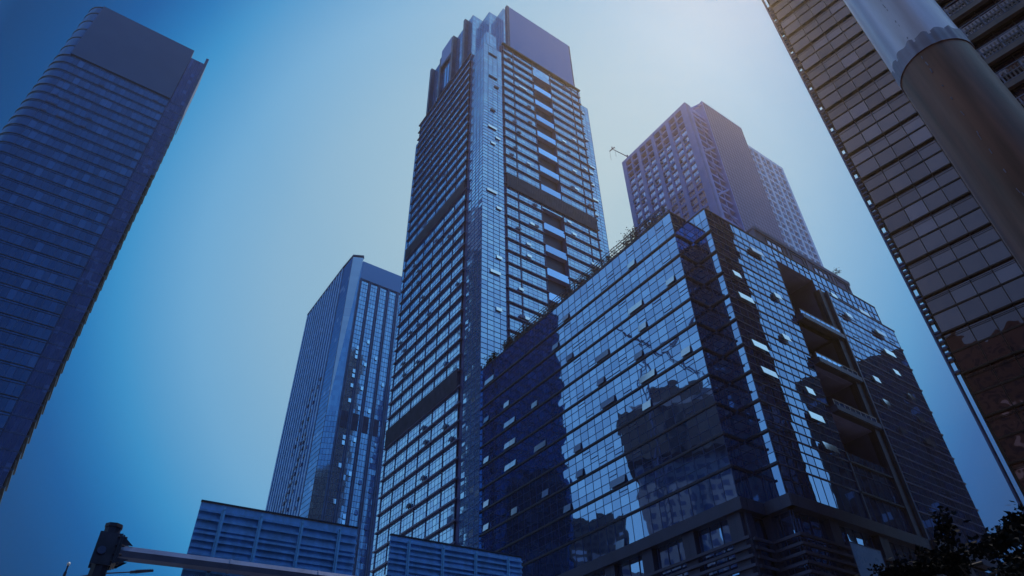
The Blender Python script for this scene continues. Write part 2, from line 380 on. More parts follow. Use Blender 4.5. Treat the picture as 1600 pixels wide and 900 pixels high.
# end wall and back walls, roof
fEnd = Fr(P2(B, 42.2, -0.5), Wd, U)
mb = MB(); fEnd.panes(mb, rng(0, 40, 1.5), [z for z in zsP if z < 65.3] , 0, 0.003); fEnd.box(mb, 1.7, 40, -1.9, -1.7, 65.2, PH)
mb.build('glass_wall', M['glass_pod'], pod)
ledges(fEnd, 0.02, 40, bandz[:], 0.5, 0.24)
roofpoly = [P2(A, 0.02, 48.3), P2(A, 0.02, 0.02), P2(A, 3.56, 0.02), P2(B, 0.02, 0.02), P2(B, 40.4, 0.02), P2(B, 40.4, 39), P2(A, 10, 48.3)]
mb = MB(); mb.prism(roofpoly, PH - 0.6, PH - 0.06); mb.build('roof', M['roof'], pod)
mb = MB(); bk = [P2(A, 0.3, 48.2), P2(A, 10, 48.2), P2(B, 40, 39.4), P2(B, 42.1, 39.4), P2(B, 42.1, 38.9), P2(A, 10, 47.6), P2(A, 0.3, 47.6)]
mb.prism(bk, 0, PH - 0.7); mb.build('rear_wall', M['panel'], pod)
# parapet coping
mb = MB(); fL.box(mb, -0.1, 48.4, -0.3, 0.1, PH, PH + 0.14); fN1.box(mb, 0.1, 3.2, -0.3, 0.1, PH, PH + 0.138); fN2.box(mb, 0.0, 3.15, -0.3, 0.1, PH + 0.002, PH + 0.142); fR.box(mb, 0.3, 40.6, -0.3, 0.1, PH, PH + 0.14)
mb.build('coping', M['ledge'], pod)
# balconies
for i, (z0, z1) in enumerate(BAL):
    mb = MB()   # shell: back wall, side walls
    fR.box(mb, 14.3, 22.9, -4.2, -4.0, z0 - 1.4, z1 + 0.2); fR.box(mb, 14.1, 14.3, -4.0, -0.03, z0 - 1.4, z1); fR.box(mb, 22.9, 23.1, -4.0, -0.03, z0 - 1.4, z1)
    for q in range(1, 3): fR.box(mb, 14.3, 22.9, -4.0, -3.97, z0 + q * (z1 - z0) / 3 - .03, z0 + q * (z1 - z0) / 3 + .03)
    for q in (17.2, 20.0): fR.box(mb, q - .03, q + .03, -4.0, -3.96, z0 - 1.4, z1)
    bal = mb.build('balcony', M['balwall'], pod)
    mb = MB(); fR.box(mb, 14.3, 22.9, -4.0, -0.05, z1, z1 + 0.25); fR.box(mb, 15.0, 22.2, -3.4, -0.7, z1 - 0.05, z1 - 0.003)
    for q in (16.5, 20.5): 
        c = fR(q, -2, z1); mb.tube((c[0], c[1], z1 - 0.12), (c[0], c[1], z1 - 0.053), 0.16)
    mb.build('ceiling', M['soffit'], bal)
    if i < 3:
        zb = z0 - 1.7
        mb = MB(); fR.box(mb, 14.6, 23.9, -4.0, 0.75, zb, zb + 0.85); fR.box(mb, 14.6, 24.0, 0.752, 0.9, zb + 0.1, zb + 0.8); mb.build('floor_slab', M['ledge_lo'], bal)
        mb = MB(); fR.box(mb, 14.6, 23.8, 0.62, 0.70, z0 - 0.12, z0 - 0.04)
        for t in rng(14.7, 23.7, 1.1): fR.box(mb, t - 0.03, t + 0.03, 0.63, 0.69, zb + 0.85, z0 - 0.12)
        mb.build('railing', M['white_metal'], bal)
        mb = MB(); fR.box(mb, 14.75, 23.7, 0.645, 0.665, zb + 0.95, z0 - 0.18); mb.build('railing_glass', M['glass_pod'], bal)
    else:
        mb = MB(); fR.box(mb, 14.3, 22.9, -4.0, -0.1, z0 - 0.3, z0 - 0.05); mb.build('floor_slab', M['panel'], bal)
# pilaster between balconies and the end bay
mb = MB(); fR.box(mb, 22.9, 24.58, -0.6, 0.42, 28.3, 65.2)
for z in rng(30, 64, 2.4): fR.box(mb, 22.88, 24.5, 0.42, 0.45, z - 0.02, z + 0.02)
mb.build('pilaster', M['panel'], pod)
mb = MB(); fR.box(mb, 24.3, 24.62, 0.45, 0.85, 20, 65.3); fR.box(mb, 14.2, 14.42, 0.05, 0.2, 28.3, 36.8); mb.build('edge_fin', M['ledge_lo'], pod)
# great beam, piers, base glass and louvre fins of the base
for fr, a, b in ((fL, -0.75, 48.4), (fN1, 0.12, 2.7), (fN2, -0.75, 2.3), (fR, -0.75, 24.6), (fRp, 24.6, 43.0)):
    mb = MB(); fr.box(mb, a, b, -0.1, 0.85 if fr is not fN1 else 0.8, 27.0, 28.25)
    for t in rng(a + 1, b - 1, 3): fr.box(mb, t, t + 0.03, 0.851, 0.862, 27.02, 28.23)
    mb.build('base_beam', M['panel'], pod)
zsB = [0, 4, 8, 12, 16, 18, 20, 22.2, 24.4, 27.05]
for fr, a, b in ((fL, 0, 48.4), (fN1, 0, 3.544), (fN2, 0, 3.15), (fR, 0, 42.2), (fEnd, 0, 40)):
    ts = rng(a, b, 1.5); mb = MB(); fr.panes(mb, ts, zsB, -0.2, 0.02); mb.build('base_glass', M['glass_pod'], pod)
    mb = MB(); fr.lines(mb, ts, zsB[1:], a, b, 0, 27, 0.06, 0.06, o=-0.2); mb.build('base_mullions', M['frame'], pod)
for fr, tl in ((fL, [0.0, 6.2, 12.4, 18.6, 24.8, 31, 37.2, 43.4]), (fR, [7.0 - 1.6, 14.2, 23, 32, 40.6]), (fN1, [0.02]), (fN2, [2.2])):
    for t in tl:
        mb = MB(); w = 1.6 if fr in (fL, fR) else 0.95
        fr.box(mb, t, t + w, -0.3, 0.42 if fr is not fN1 else 0.38, 0.1, 26.98); fr.box(mb, t + w / 2 - .02, t + w / 2 + .02, 0.42, 0.43, 0.2, 26.9)
        mb.build('pier', M['panel'], pod)
k = 0
z = 24.3
while z > 13.0:
    for fr, a, b in ((fL, -0.7, 48.4), (fN1, 0.14, 2.75), (fN2, -0.7, 2.4), (fR, -0.7, 7.3), (fR, 13.4, 42.2)):
        mb = MB(); fr.box(mb, a, b, 0.46, 0.75 if fr is not fN1 else 0.7, z - 0.14, z + 0.14); mb.build('louver_fin', M['louver'], pod)
    z -= 0.86
mb = MB(); fR.box(mb, 7.6, 13.0, 0.15, 0.6, 17, 25.0); mb.build('screen_panel', M['screen'], pod)
mb = MB(); fR.box(mb, 7.5, 13.1, 0.1, 0.55, 16.9, 17.0); fR.box(mb, 7.48, 7.6, 0.1, 0.62, 17, 25.1); fR.box(mb, 13.0, 13.12, 0.1, 0.62, 17, 25.1); fR.box(mb, 7.6, 13.0, 0.1, 0.62, 25.0, 25.1); mb.build('screen_frame', M['frame'], pod)
# opened windows
for t, z, n in [(45.2, 65.2, 1.9), (40.7, 58.6, 1), (45.6, 57.9, 1), (38.1, 54.9, 1), (40.7, 54.9, 1), (38.2, 51.2, 1), (40.6, 51.2, 1), (45.9, 50.7, 1), (38.2, 47.5, 1), (40.6, 47.5, 1),
                (32.6, 54.9, 1), (32, 47.5, 1.9), (45.8, 43.4, 1), (45.8, 39.8, 1), (31.4, 40.1, 1), (38.2, 40.1, 1), (17.1, 51.2, 1), (23.6, 43.8, 1), (17.1, 47.5, 1.9), (9.6, 43.8, 1),
                (23.7, 40.1, 1), (17.1, 36.4, 1.9), (26.8, 36.4, 1), (17.7, 29, 1), (9.0, 47.6, 1.9), (22.9, 65.3, 1), (26.7, 62.0, 1), (23.7, 58.7, 1), (17, 54.9, 1.9), (8.3, 65.5, 1),
                (1.9, 58.7, 1), (9.6, 58.7, 1.9), (8.8, 54.9, 1), (9.5, 51.2, 1), (1.9, 47.6, 1)]:
    zb = min(bandz + [28.2], key=lambda q: abs(q + 0.2 - z)); w = 1.44 * n
    t0 = round((t - w / 2) / 1.5125) * 1.5125 + 0.04
    open_window(fL, t0, t0 + w, zb + 0.24, zb + 1.22, pod, random.uniform(0.28, 0.45))
for t, z, n, fr in [(9.4, 65.6, 1.9, fR), (2.6, 59, 1, fR), (3.1, 55.4, 1.9, fR), (10.8, 58.8, 1, fR), (9.4, 51.4, 1, fR), (2.9, 47.8, 1.9, fR), (3.1, 44.2, 1.9, fR), (10.7, 43.9, 1, fR),
                    (10.1, 40.4, 1.9, fR), (10.9, 36.7, 1.9, fR), (27.3, 65.4, 1, fR), (28.2, 62.2, 1, fRp), (35.2, 65.4, 1.9, fR), (36.5, 62.4, 1.9, fRp), (36.5, 58.8, 1.9, fRp), (28.4, 51.4, 1, fRp),
                    (35.8, 55.1, 1, fRp), (28.5, 47.8, 1, fRp), (37.2, 51.4, 1, fRp), (37.1, 47.7, 1, fRp), (29.8, 44, 1, fRp), (36.6, 44, 1.9, fRp)]:
    zb = min(bandz, key=lambda q: abs(q + 0.2 - z)); w = 1.4 * n
    open_window(fr, t - w / 2, t + w / 2, zb + 0.24, zb + 1.22, pod, random.uniform(0.28, 0.45), o=0.24)
# roof-top plant room set back behind the right face
fP = Fr(P2(B, 0, 3.0), U, -Wd)
mb = MB(); fP.box(mb, 16.8, 42.0, -7, 0, PH - 0.3, 77.4)
fP.box(mb, 16.6, 42.2, 0.002, 0.25, 77.0, 77.75); fP.box(mb, 16.6, 42.2, -7.2, 0.0, 77.402, 77.7)
for t in (24.4, 29.6, 36.6, 41.4): fP.box(mb, t, t + 0.5, 0.003, 0.18, PH, 77.0)
fP.box(mb, 16.8, 42.0, 0.004, 0.12, 73.6, 74.1)
ph = mb.build('plant_room', M['pent'], pod)
for a, b in ((19.4, 23.4), (31.6, 35.6), (25.6, 28.8), (37.7, 40.8)):
    mb = MB(); fP.quad(mb, a, b, 74.3, 76.6, 0.01) if a in (19.4, 31.6) else fP.quad(mb, a, b, 74.3, 76.6, 0.012)
    w = mb.build('window', M['glass_dark'] if a in (19.4, 31.6) else M['balwall'], ph)
    mb = MB()
    if a in (19.4, 31.6):
        fP.lines(mb, [a + 1.33, a + 2.66], [75.2], a, b, 74.3, 76.6, 0.08, 0.1)
    fP.lines(mb, [a, b], [74.3, 76.6], a, b, 74.3, 76.6, 0.12, 0.14); mb.build('window_frame', M['frame'], w)
mb = MB()
for t, h in ((15.6, 76.3), (15.9, 75.5), (16.2, 76.0)):
    p = fP(t, -0.4, PH - 0.2); mb.tube(p, (p[0], p[1], h), 0.09, n=8)
mb.build('vent_pipe', M['frame'], pod)

# ------------------------------------------------------------------ roof trellis and planting along the left parapet
tr = thing('roof_trellis', 'dark steel trellis frame along the roof edge of the low glass office block', 'trellis', (*P2(A, 1.2, 20), PH - 0.06))
fT = Fr(P2(A, 0.22, 0), Wd, -U)
for j, o in enumerate((0.0, -1.4)):
    for t in rng(1.2, 41.0, 6.63):
        mb = MB(); fT.box(mb, t - 0.09, t + 0.09, o - 0.07, o + 0.07, PH - 0.06, 71.9); mb.build('post', M['post'], tr)
    for z in (70.1, 70.7, 71.3, 71.85):
        mb = MB(); fT.box(mb, 1.0, 41.2, o - 0.035, o + 0.035, z - 0.045, z + 0.045); mb.build('rail', M['post'], tr)
mb = MB()
for t in rng(1.2, 41.0, 2.2): fT.box(mb, t - 0.04, t + 0.04, -1.36, -0.04, 71.76, 71.82)
mb.build('cross_bars', M['post'], tr)

def leafquad(mb, p, size, rr):
    d = Vector((rr.gauss(0, 1), rr.gauss(0, 1), rr.gauss(0, 0.7))).normalized(); e = d.orthogonal().normalized()
    e = (e * math.cos(rr.random() * 6.3) + d.cross(e) * math.sin(rr.random() * 6.3)).normalized()
    p = Vector(p); a = p + d * size; w = e * size * 0.32; m_ = p + d * size * 0.45
    mb.face([p, m_ + w, a, m_ - w])
def shrub(loc, wx, h, nleaf, label, name='climbing_shrub', cat='shrub', group=None, size=0.26, seed=0, spread=1.0):
    rr = random.Random(seed); root = thing(name, label, cat, loc, group)
    st = MB(); lf = MB(); x, y, z = loc
    ax = Wd
    tips = []
    for k in range(10):
        t = rr.uniform(-wx, wx); b = Vector((x + ax.x * t * 0.7, y + ax.y * t * 0.7, z)); q = b
        for s in range(4):
            d = Vector((ax.x * rr.uniform(-.5, .5) * wx * .5 + U.x * rr.uniform(-.3, .3), ax.y * rr.uniform(-.5, .5) * wx * .5 + U.y * rr.uniform(-.3, .3), h / 4 * rr.uniform(.7, 1.25)))
            n_ = q + d; st.tube(q, n_, 0.03 * (1 - s / 5), 0.03 * (1 - (s + 1) / 5), 4, False); tips.append((q, n_)); q = n_
    for k in range(nleaf):
        a, b = rr.choice(tips); f = rr.random(); p = a.lerp(b, f) + Vector((rr.gauss(0, .22 * spread), rr.gauss(0, .22 * spread), rr.gauss(0, .2 * spread)))
        leafquad(lf, p, size * rr.uniform(.6, 1.3), rr)
    st.build('stems', M['bark'], root); lf.build('foliage', M['leaf_vine'], root)
    return root
k = 0
where = ['nearest the notched corner of the low office roof', 'second from the notched roof corner', 'third from the notched roof corner', 'fourth from the notched roof corner', 'fifth from the notched roof corner', 'against the sky gap beside the grid tower',
         'midway across the sky gap', 'where the sky gap meets the tall tower', 'first in front of the tall tower', 'second in front of the tall tower', 'third in front of the tall tower',
         'below the tall tower balconies', 'left of the tall tower balconies', 'next to last towards the tower corner', 'last at the far end of the trellis']
for i, wv in enumerate(where):
    t = 2.0 + i * 2.75
    p = P2(A, 0.85, t); hh = [1.5, 2.0, 2.6, 2.3, 1.7, 1.6, 2.0, 1.6, 1.3, 1.2, 1.2, 1.3, 1.4, 1.7, 2.0][i]
    n = [70, 120, 170, 120, 100, 90, 120, 110, 130, 140, 150, 160, 170, 260, 420][i]
    shrub((p.x, p.y, PH - 0.06), 1.7, hh + .7, int(n * 4.5), f'scraggly shrub on the roof trellis, {wv}', group='shrubs on the roof trellis', seed=i, size=0.25)
p = P2(A, 0.9, 45.6)
b = shrub((p.x, p.y, PH - 0.06), 1.5, 1.9, 700, 'dense dark leafy bush on the roof corner against the tall tower', name='roof_bush', seed=50, size=0.4, spread=1.6)
for c in b.children:
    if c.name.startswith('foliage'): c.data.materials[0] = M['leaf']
p = P2(B, 38.5, 3.6)
shrub((p.x, p.y, 77.7), 2.0, 1.1, 90, 'tuft of bare twiggy plants on the right end of the rooftop plant room', name='rooftop_plant', seed=60, size=0.25)

# ------------------------------------------------------------------ the tall central tower
tow = thing('skyscraper', 'tallest glass skyscraper in the middle with stepped crown and a big blank rooftop panel', 'skyscraper', (K.x, K.y, 0))
kL = Fr(K, Wd, -U); kR = Fr(K, U, -Wd)
TOP = 207.0
zL = [182.3 - 3.65 * k for k in range(49)]; zL = [z for z in zL if z > 6]
zR = [181.9 - 3.6 * k for k in range(49)]; zR = [z for z in zR if z > 40]
def tpanes(fr, ts, zs, o=0.0, skip=None, mat='glass_tow', par=None, tilt=0.006, name='glass_wall'):
    mb = MB(); fr.panes(mb, ts, zs, o, tilt, skip); return mb.build(name, M[mat], par or tow)
def tlines(fr, ts, zs, t0, t1, z0, z1, w=0.05, dep=0.04, wz=None, o=0.0, mat='frame_tow', par=None, name='mullion_grid'):
    mb = MB(); fr.lines(mb, ts, zs, t0, t1, z0, z1, w, dep, wz, o); return mb.build(name, M[mat], par or tow)
# left banded bay: w 6.4 - 36.5, a little proud of the corner column
LOUV_L = [(124.0, 127.3), (69.2, 73.4)]
kLp = Fr(K - U * 0.35, Wd, -U)
ts = rng(6.9, 36.8, 1.25)
zz = sorted(set([0, 6] + zL + [z + 1.5 for z in zL] + [z + 2.7 for z in zL])); zz = [z for z in zz if z <= 182.4]
tpanes(kLp, ts, zz, 0)
tlines(kLp, ts, [z for z in zz if not any(abs(z - q) < .1 for q in zL)], 6.9, 36.8, 0, 182.3, 0.026, 0.03, 0.05)
tlines(kLp, rng(6.9, 36.8, 5.0), [], 6.9, 36.8, 0, 182.3, 0.15, 0.12, name='piers', mat='fin')
for i, z in enumerate(zL):
    mb = MB(); kLp.box(mb, 6.0, 37.4, -0.02, 0.44, z - 0.15, z + 0.15); mb.build('ledge', M['ledge_tow'], tow)
for a, b_ in LOUV_L:
    mb = MB(); kLp.box(mb, 6.9, 36.8, 0.08, 0.5, a, b_)
    for t in rng(7, 36.7, 0.5): kLp.box(mb, t - .04, t + .04, 0.5, 0.58, a + .05, b_ - .05)
    mb.build('louver_panel', M['louver'], tow)
# dark recessed strip beside the corner column
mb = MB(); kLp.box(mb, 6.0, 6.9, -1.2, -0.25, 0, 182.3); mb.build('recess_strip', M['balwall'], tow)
# corner column (two faces), two stages
zc = rng(0, 180.5, 1.2)
tpanes(kL, rng(0, 6.1, 1.5), zc, 0, tilt=0.004); tlines(kL, rng(0, 6.1, 1.5)[1:], zc, 0, 6.1, 0, 180.5, 0.08, 0.05, 0.1)
tpanes(kR, rng(0, 6.1, 1.5), zc, 0, tilt=0.004); tlines(kR, rng(0, 6.1, 1.5), zc, 0, 6.1, 0, 180.5, 0.08, 0.05, 0.1)
mb = MB(); mb.prism([P2(K, .05, .05), P2(K, 6.1, .05), P2(K, 6.1, 6.1), P2(K, .05, 6.1)], 179.5, 180.45); mb.build('roof', M['roof'], tow)
K2 = P2(K, 1.2, 0.5); s2L = Fr(K2, Wd, -U); s2R = Fr(K2, U, -Wd)
z2 = rng(180.45, 188.2, 1.2)
for fr, w in ((s2L, 3.0), (s2R, 3.5)):
    tpanes(fr, rng(0, w, 1.2), z2); tlines(fr, rng(0, w, 1.2), z2, 0, w, 180.45, 188.2)
mb = MB(); mb.prism([P2(K2, .05, .05), P2(K2, 3.5, .05), P2(K2, 3.5, 3), P2(K2, .05, 3)], 187.5, 188.15); mb.build('roof', M['roof'], tow)
# right banded bay u 6.7 - 35
ts = rng(6.7, 35.0, 1.29); zz = sorted(set([30] + zR + [z + 1.3 for z in zR] + [z + 2.5 for z in zR])); zz = [z for z in zz if z <= 185.0]
LT = [(179.2 - 7.2 * k - 5.3, 179.2 - 7.2 * k) for k in range(7)] + [(122.4 - 7.2 * k - 5.3, 122.4 - 7.2 * k) for k in range(9)]
inL = lambda t, z: 17.4 < t < 23.7 and any(a < z < b_ for a, b_ in LT)
zzl = sorted(set(zz + [q for p_ in LT for q in p_]))
t1 = [t for t in ts if t < 17.2] + [17.4]; t2 = rng(17.4, 23.7, 1.26); t3 = [23.7] + [t for t in ts if t > 24]
tpanes(kR, t1, zz); tpanes(kR, t3, zz)
edges_ = [185.0] + [q for a, b_ in LT for q in (b_, a)] + [30]
for a, b_ in zip(edges_[1::2], edges_[0::2]):
    if b_ - a > 0.3: tpanes(kR, t2, rng(a, b_, 1.3), name='spandrel_glass')
for tt in (t1, t3):
    tlines(kR, tt, [z for z in zz if not any(abs(z - q) < .1 for q in zR)], tt[0], tt[-1], 30, 185, 0.026, 0.03, 0.05)
tlines(kR, [6.7, 10.2, 17.2, 23.9, 32.2, 35.0], [], 6.7, 35, 30, 185.2, 0.22, 0.15, name='piers', mat='fin')
for z in zR:
    for a, b_ in ((6.2, 17.5), (23.6, 35.6)):
        mb = MB(); kR.box(mb, a, b_, -0.02, 0.4, z - 0.14, z + 0.14); mb.build('ledge', M['ledge_tow'], tow)
mb = MB(); kR.box(mb, 6.1, 35.6, -0.02, 0.7, 185.1, 185.6); mb.build('ledge', M['ledge'], tow)
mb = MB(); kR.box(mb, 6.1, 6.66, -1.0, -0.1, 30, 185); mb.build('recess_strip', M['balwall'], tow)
for a, b_ in LT:
    mb = MB(); kR.box(mb, 17.4, 23.7, -2.2, -2.0, a - 0.1, b_ + .1); kR.box(mb, 17.2, 17.4, -2.0, -0.05, a, b_); kR.box(mb, 23.7, 23.9, -2.0, -0.05, a, b_); kR.box(mb, 17.4, 23.7, -2.0, -0.06, a - 0.25, a)
    lg = mb.build('loggia', M['balwall'], tow)
    mb = MB(); kR.box(mb, 17.4, 23.7, -2.0, -0.07, b_, b_ + 0.2); mb.build('ceiling', M['soffit'], lg)
    mb = MB(); kR.box(mb, 17.45, 23.65, 0.05, 0.12, a - 1.9, a + 0.2); mb.build('balustrade', M['glass_pod'], lg)
mb = MB(); kR.box(mb, 6.7, 35.0, 0.08, 0.45, 123.4, 128.2)
for t in rng(6.8, 34.9, 0.55): kR.box(mb, t - .04, t + .04, 0.45, 0.55, 123.5, 128.1)
mb.build('louver_panel', M['louver'], tow)
# plain glass shoulders left and right of the banded bays
kLs = Fr(K + U * 1.0, Wd, -U); kRs = Fr(K + Wd * 1.0, U, -Wd)
z3 = rng(0, 178, 1.22); ts = rng(36.5, 41.6, 1.27); tpanes(kLs, ts, z3); tlines(kLs, ts, z3, 36.5, 41.6, 0, 178)
z3 = rng(20, 180.6, 1.22); ts = rng(34.8, 39.4, 1.5); tpanes(kRs, ts, z3); tlines(kRs, ts, z3, 34.8, 39.4, 20, 180.6)
for z_, a, b_ in ((188.4, 34.8, 36.8), (197.6, 33.8, 34.8)):
    z3 = rng(178, z_, 1.22); ts = rng(a - 1.0, b_, 1.0); fr = Fr(K + Wd * 1.02, U, -Wd); tpanes(fr, ts, z3); tlines(fr, ts, z3, a - 1, b_, 178, z_)
    mb = MB(); mb.prism([P2(K, a - 2, 1.2), P2(K, b_, 1.2), P2(K, b_, 30), P2(K, a - 2, 30)], 170, z_ - .05); mb.build('crown_step', M['panel'], tow)
mb = MB(); mb.prism([P2(K, 2, 41.5), P2(K, 1.1, 41.5), P2(K, 1.1, 37), P2(K, 6.8, 1.1), P2(K, 39.3, 1.1), P2(K, 39.3, 40), P2(K, 36, 41.5)], 0, 177.8); mb.build('core', M['panel'], tow)
mb = MB(); mb.prism([P2(K, 30, 1.1), P2(K, 39.3, 1.1), P2(K, 39.3, 30), P2(K, 30, 30)], 177, 180.5); mb.build('crown_step', M['panel'], tow)
# crown: stair-stepped corner, flat top
cr = [(0.4, 33.3), (0.4, 7.2), (4.1, 7.2), (4.1, 3.4), (7.1, 3.4), (7.1, 0.0), (8.4, 0.0)]
mb = MB(); mb.prism([P2(K, 0.45, 33.2), P2(K, 0.45, 7.3), P2(K, 4.15, 7.25), P2(K, 4.15, 3.45), P2(K, 7.15, 3.45), P2(K, 7.15, 0.05), P2(K, 33.7, 0.05), P2(K, 33.7, 33.2)], 205.8, 206.5); mb.build('roof', M['roof'], tow)
zq = rng(182.3, TOP, 1.22)
for (a, b_) in zip(cr, cr[1:]):
    pa, pb = P2(K, *a), P2(K, *b_); d = pb - pa; ln = d.length
    n = -U if abs(d @ Wd) > abs(d @ U) else -Wd
    fr = Fr(pa, d, n); ts = rng(0, ln, 1.25)
    tpanes(fr, ts, zq); tlines(fr, ts, zq, 0, ln, 182.3, TOP)
mb = MB(); mb.prism([P2(K, 0.45, 33.2), P2(K, 0.45, 33.3), P2(K, 33.7, 33.3), P2(K, 33.7, 1.1), P2(K, 33.5, 1.1), P2(K, 33.5, 33.2)], 177, TOP); mb.build('rear_wall', M['panel'], tow)
fc = Fr(K + U * 0.4, Wd, -U)
for t, w, zt in ((9.9, 0.9, 207.6), (17.1, 1.0, 207.9), (24.6, 1.0, 205), (31.4, 1.0, 207.5)):
    mb = MB(); fc.box(mb, t, t + w, -0.2, 1.3, 182.5, zt); mb.build('crown_fin', M['fin'], tow)
mb = MB(); fc.box(mb, 18.1, 24.6, 0.9, 1.3, 199.3, 208.6); mb.build('crown_panel', M['blank'], tow)
mb = MB(); fc.box(mb, 18.1, 24.6, 0.2, 0.25, 186, 199.2); mb.build('crown_recess', M['balwall'], tow)
mb = MB()
for t in (18.6, 20.2, 21.8, 23.4): fc.box(mb, t, t + 1.1, 0.26, 0.5, 186, 197.5 - (t - 18.6) * .3)
mb.build('crown_louvers', M['glass_tow'], tow)
mb = MB(); kR.box(mb, 9.0, 33.2, -0.3, 0.55, 185.7, 209.2); mb.build('blank_panel', M['blank'], tow)
mb = MB(); kR.box(mb, 8.1, 8.9, -0.4, 0.6, 185.6, 209.3); kR.box(mb, 33.2, 33.6, -0.4, 0.6, 185.6, 209.0); kR.box(mb, 7.15, 8.1, -0.8, -0.6, 185.6, 207); mb.build('panel_frame', M['fin'], tow)
# opened windows on the tower
rr = random.Random(3)
for k in range(52):
    z = rr.choice(zL[3:42]); t = 6.9 + 1.245 * rr.randrange(1, 23)
    if any(a - 1 < z + 1 < b_ + 1 for a, b_ in LOUV_L): continue
    open_window(kLp, t, t + 1.2, z + 0.6, z + 1.5, tow, 0.35, o=0.3, mat='glass_open' if rr.random() < .3 else 'fin')
for k in range(40):
    z = rr.choice(zR[0:28]); t = rr.choice([7.9, 9.2, 10.5, 11.8, 13.1, 14.4, 24.9, 26.1, 27.4, 28.7, 30, 31.3, 33])
    if 122 < z + 1 < 129: continue
    open_window(kR, t, t + 1.25, z + 0.52, z + 1.35, tow, 0.35, o=0.3, mat='glass_open' if rr.random() < .65 else 'fin')
for t, z, w in ((3.0, 176, 2.8), (3.1, 165, 2.6), (4.2, 161.2, 1.4), (3.0, 150, 1.4), (2.8, 142.5, 2.6), (4.4, 139.2, 1.4), (3.0, 136.3, 1.4), (2.6, 118.6, 2.8), (4.5, 114, 1.4), (4.4, 98.8, 1.4), (3.4, 94.2, 2.6), (4.2, 84.7, 1.4), (36.6, 176, 2.2), (37, 163, 1.4), (37.5, 151, 2.2), (37, 148, 1.4), (36.8, 143, 1.4), (37, 137, 2.2), (36.6, 131, 1.4)):
    open_window(kR if t < 10 else kRs, t - w / 2, t + w / 2, z, z + 0.95, tow, 0.4, mat='glass_open' if z < 150 or t > 10 else 'fin')

# ------------------------------------------------------------------ dark tower at the far left
LB = Vector((-124.06, 146.54)); dU = -U
lef = thing('office_tower', 'dark navy glass tower at the far left with a rounded corner and thin floor lines', 'office tower', (LB.x, LB.y, 0))
fF = Fr(LB, -U, -Wd)
LTOP = 249.8; zF = [217.6 - 4.34 * k for k in range(51)]; zF = [z for z in zF if z > 2]
zA = [LTOP, 245.4, 239.8, 234.2, 228.7, 223.1] + zF
RAD = 6.0; TF = 31.2
mb = MB(); ts = rng(0.1, TF, 1.65); zz = sorted(zF + [z - 0.85 for z in zF]) ; fF.panes(mb, ts, [0] + zz, 0, 0.004); mb.build('glass_wall', M['glass_left'], lef)
mb = MB(); fF.lines(mb, ts, [], 0, TF, 0, 217.5, 0.09, 0.07); mb.build('mullions', M['frame'], lef)
mb = MB(); n = 14; arc = []
cc = fF(TF, -RAD, 0)
for k in range(n + 1):
    an = k / n * math.pi * 0.72; p = LB + dU * (TF + RAD * math.sin(an)) - Wd * (RAD * math.cos(an) - RAD); arc.append(p)
zs_ = sorted(zA + [0]); 
for a, b_ in zip(arc, arc[1:]):
    for c, d in zip(zs_, zs_[1:]): mb.face([(a.x, a.y, c), (a.x, a.y, d), (b_.x, b_.y, d), (b_.x, b_.y, c)], random.random() * .9)
mb.build('rounded_corner', M['glass_left'], lef)
def arcband(z, h, dep):
    mb = MB()
    for k in range(n):
        q = []
        for kk in (k, k + 1):
            an = kk / n * math.pi * 0.72
            for r_ in (RAD - 0.05, RAD + dep): q.append(LB + dU * (TF + r_ * math.sin(an)) - Wd * (r_ * math.cos(an) - RAD))
        mb.hexa([(q[0].x, q[0].y, z - h), (q[1].x, q[1].y, z - h), (q[3].x, q[3].y, z - h), (q[2].x, q[2].y, z - h), (q[0].x, q[0].y, z), (q[1].x, q[1].y, z), (q[3].x, q[3].y, z), (q[2].x, q[2].y, z)])
    return mb
for z in zA:
    mb = arcband(z, 0.22, 0.162)
    if z < 218:
        fF.box(mb, 0.1, TF, -0.03, 0.16, z - 0.22, z); 
        m2 = arcband(z - 0.8, 0.12, 0.1); mb2 = MB(); i0 = len(mb.v); mb.v += m2.v; mb.f += [tuple(q + i0 for q in f_) for f_ in m2.f]; mb.rnd += m2.rnd
        fF.box(mb, 0.1, TF, -0.03, 0.1, z - 0.92, z - 0.8)
    mb.build('floor_band', M['ledge'], lef)
mb = MB(); fF.box(mb, 0.0, 33.0, -0.1, 0.4, 217.8, LTOP); mb.build('blank_panel', M['blank_left'], lef)
# dark vents (opened bays) on the front
for t, z, w in ((19.6, 209.1, 1.6), (29, 196, 1.6), (25.6, 196, 1.7), (29, 191.7, 3.2), (31, 187.4, 1.6), (25, 187.4, 1.6), (21.8, 187.4, 3.3), (17.5, 191.7, 1.6), (17.8, 187.4, 1.6), (3, 213.3, 1.6)):
    if t + w > TF: t = TF - w - .2
    mb = MB(); fF.box(mb, t, t + w, 0.0, 0.12, z + 0.05, z + 0.75); mb.build('vent', M['frame'], lef)
# recessed strip and finned right side
fS = Fr(P2(LB, 0, 0.9), U, -Wd)
mb = MB(); fS.panes(mb, rng(0, 4.9, 1.2), rng(0, 246.5, 2.17), 0, 0.006); mb.build('recessed_glass', M['glass_strip'], lef)
mb = MB(); fS.lines(mb, rng(0.3, 4.9, 1.2), zF, 0, 4.9, 0, 246.5, 0.1, 0.08, 0.3); mb.build('recess_mullions', M['frame'], lef)
fSd = Fr(P2(LB, 4.9, 0.9), Wd, U)
mb = MB(); fSd.panes(mb, rng(0, 14, 1.5), rng(0, 246.5, 4.34), 0, 0.004); mb.build('side_glass', M['glass_strip'], lef)
for k, z in enumerate([z for z in zF if z < 216]):
    mb = MB(); fSd.box(mb, 0, 14, 0, 0.75, z - 0.5, z + 0.1); fSd.box(mb, 0, 14, 0.1, 0.5, z - 2.3, z - 2.1); mb.build('side_fin', M['ledge'], lef)
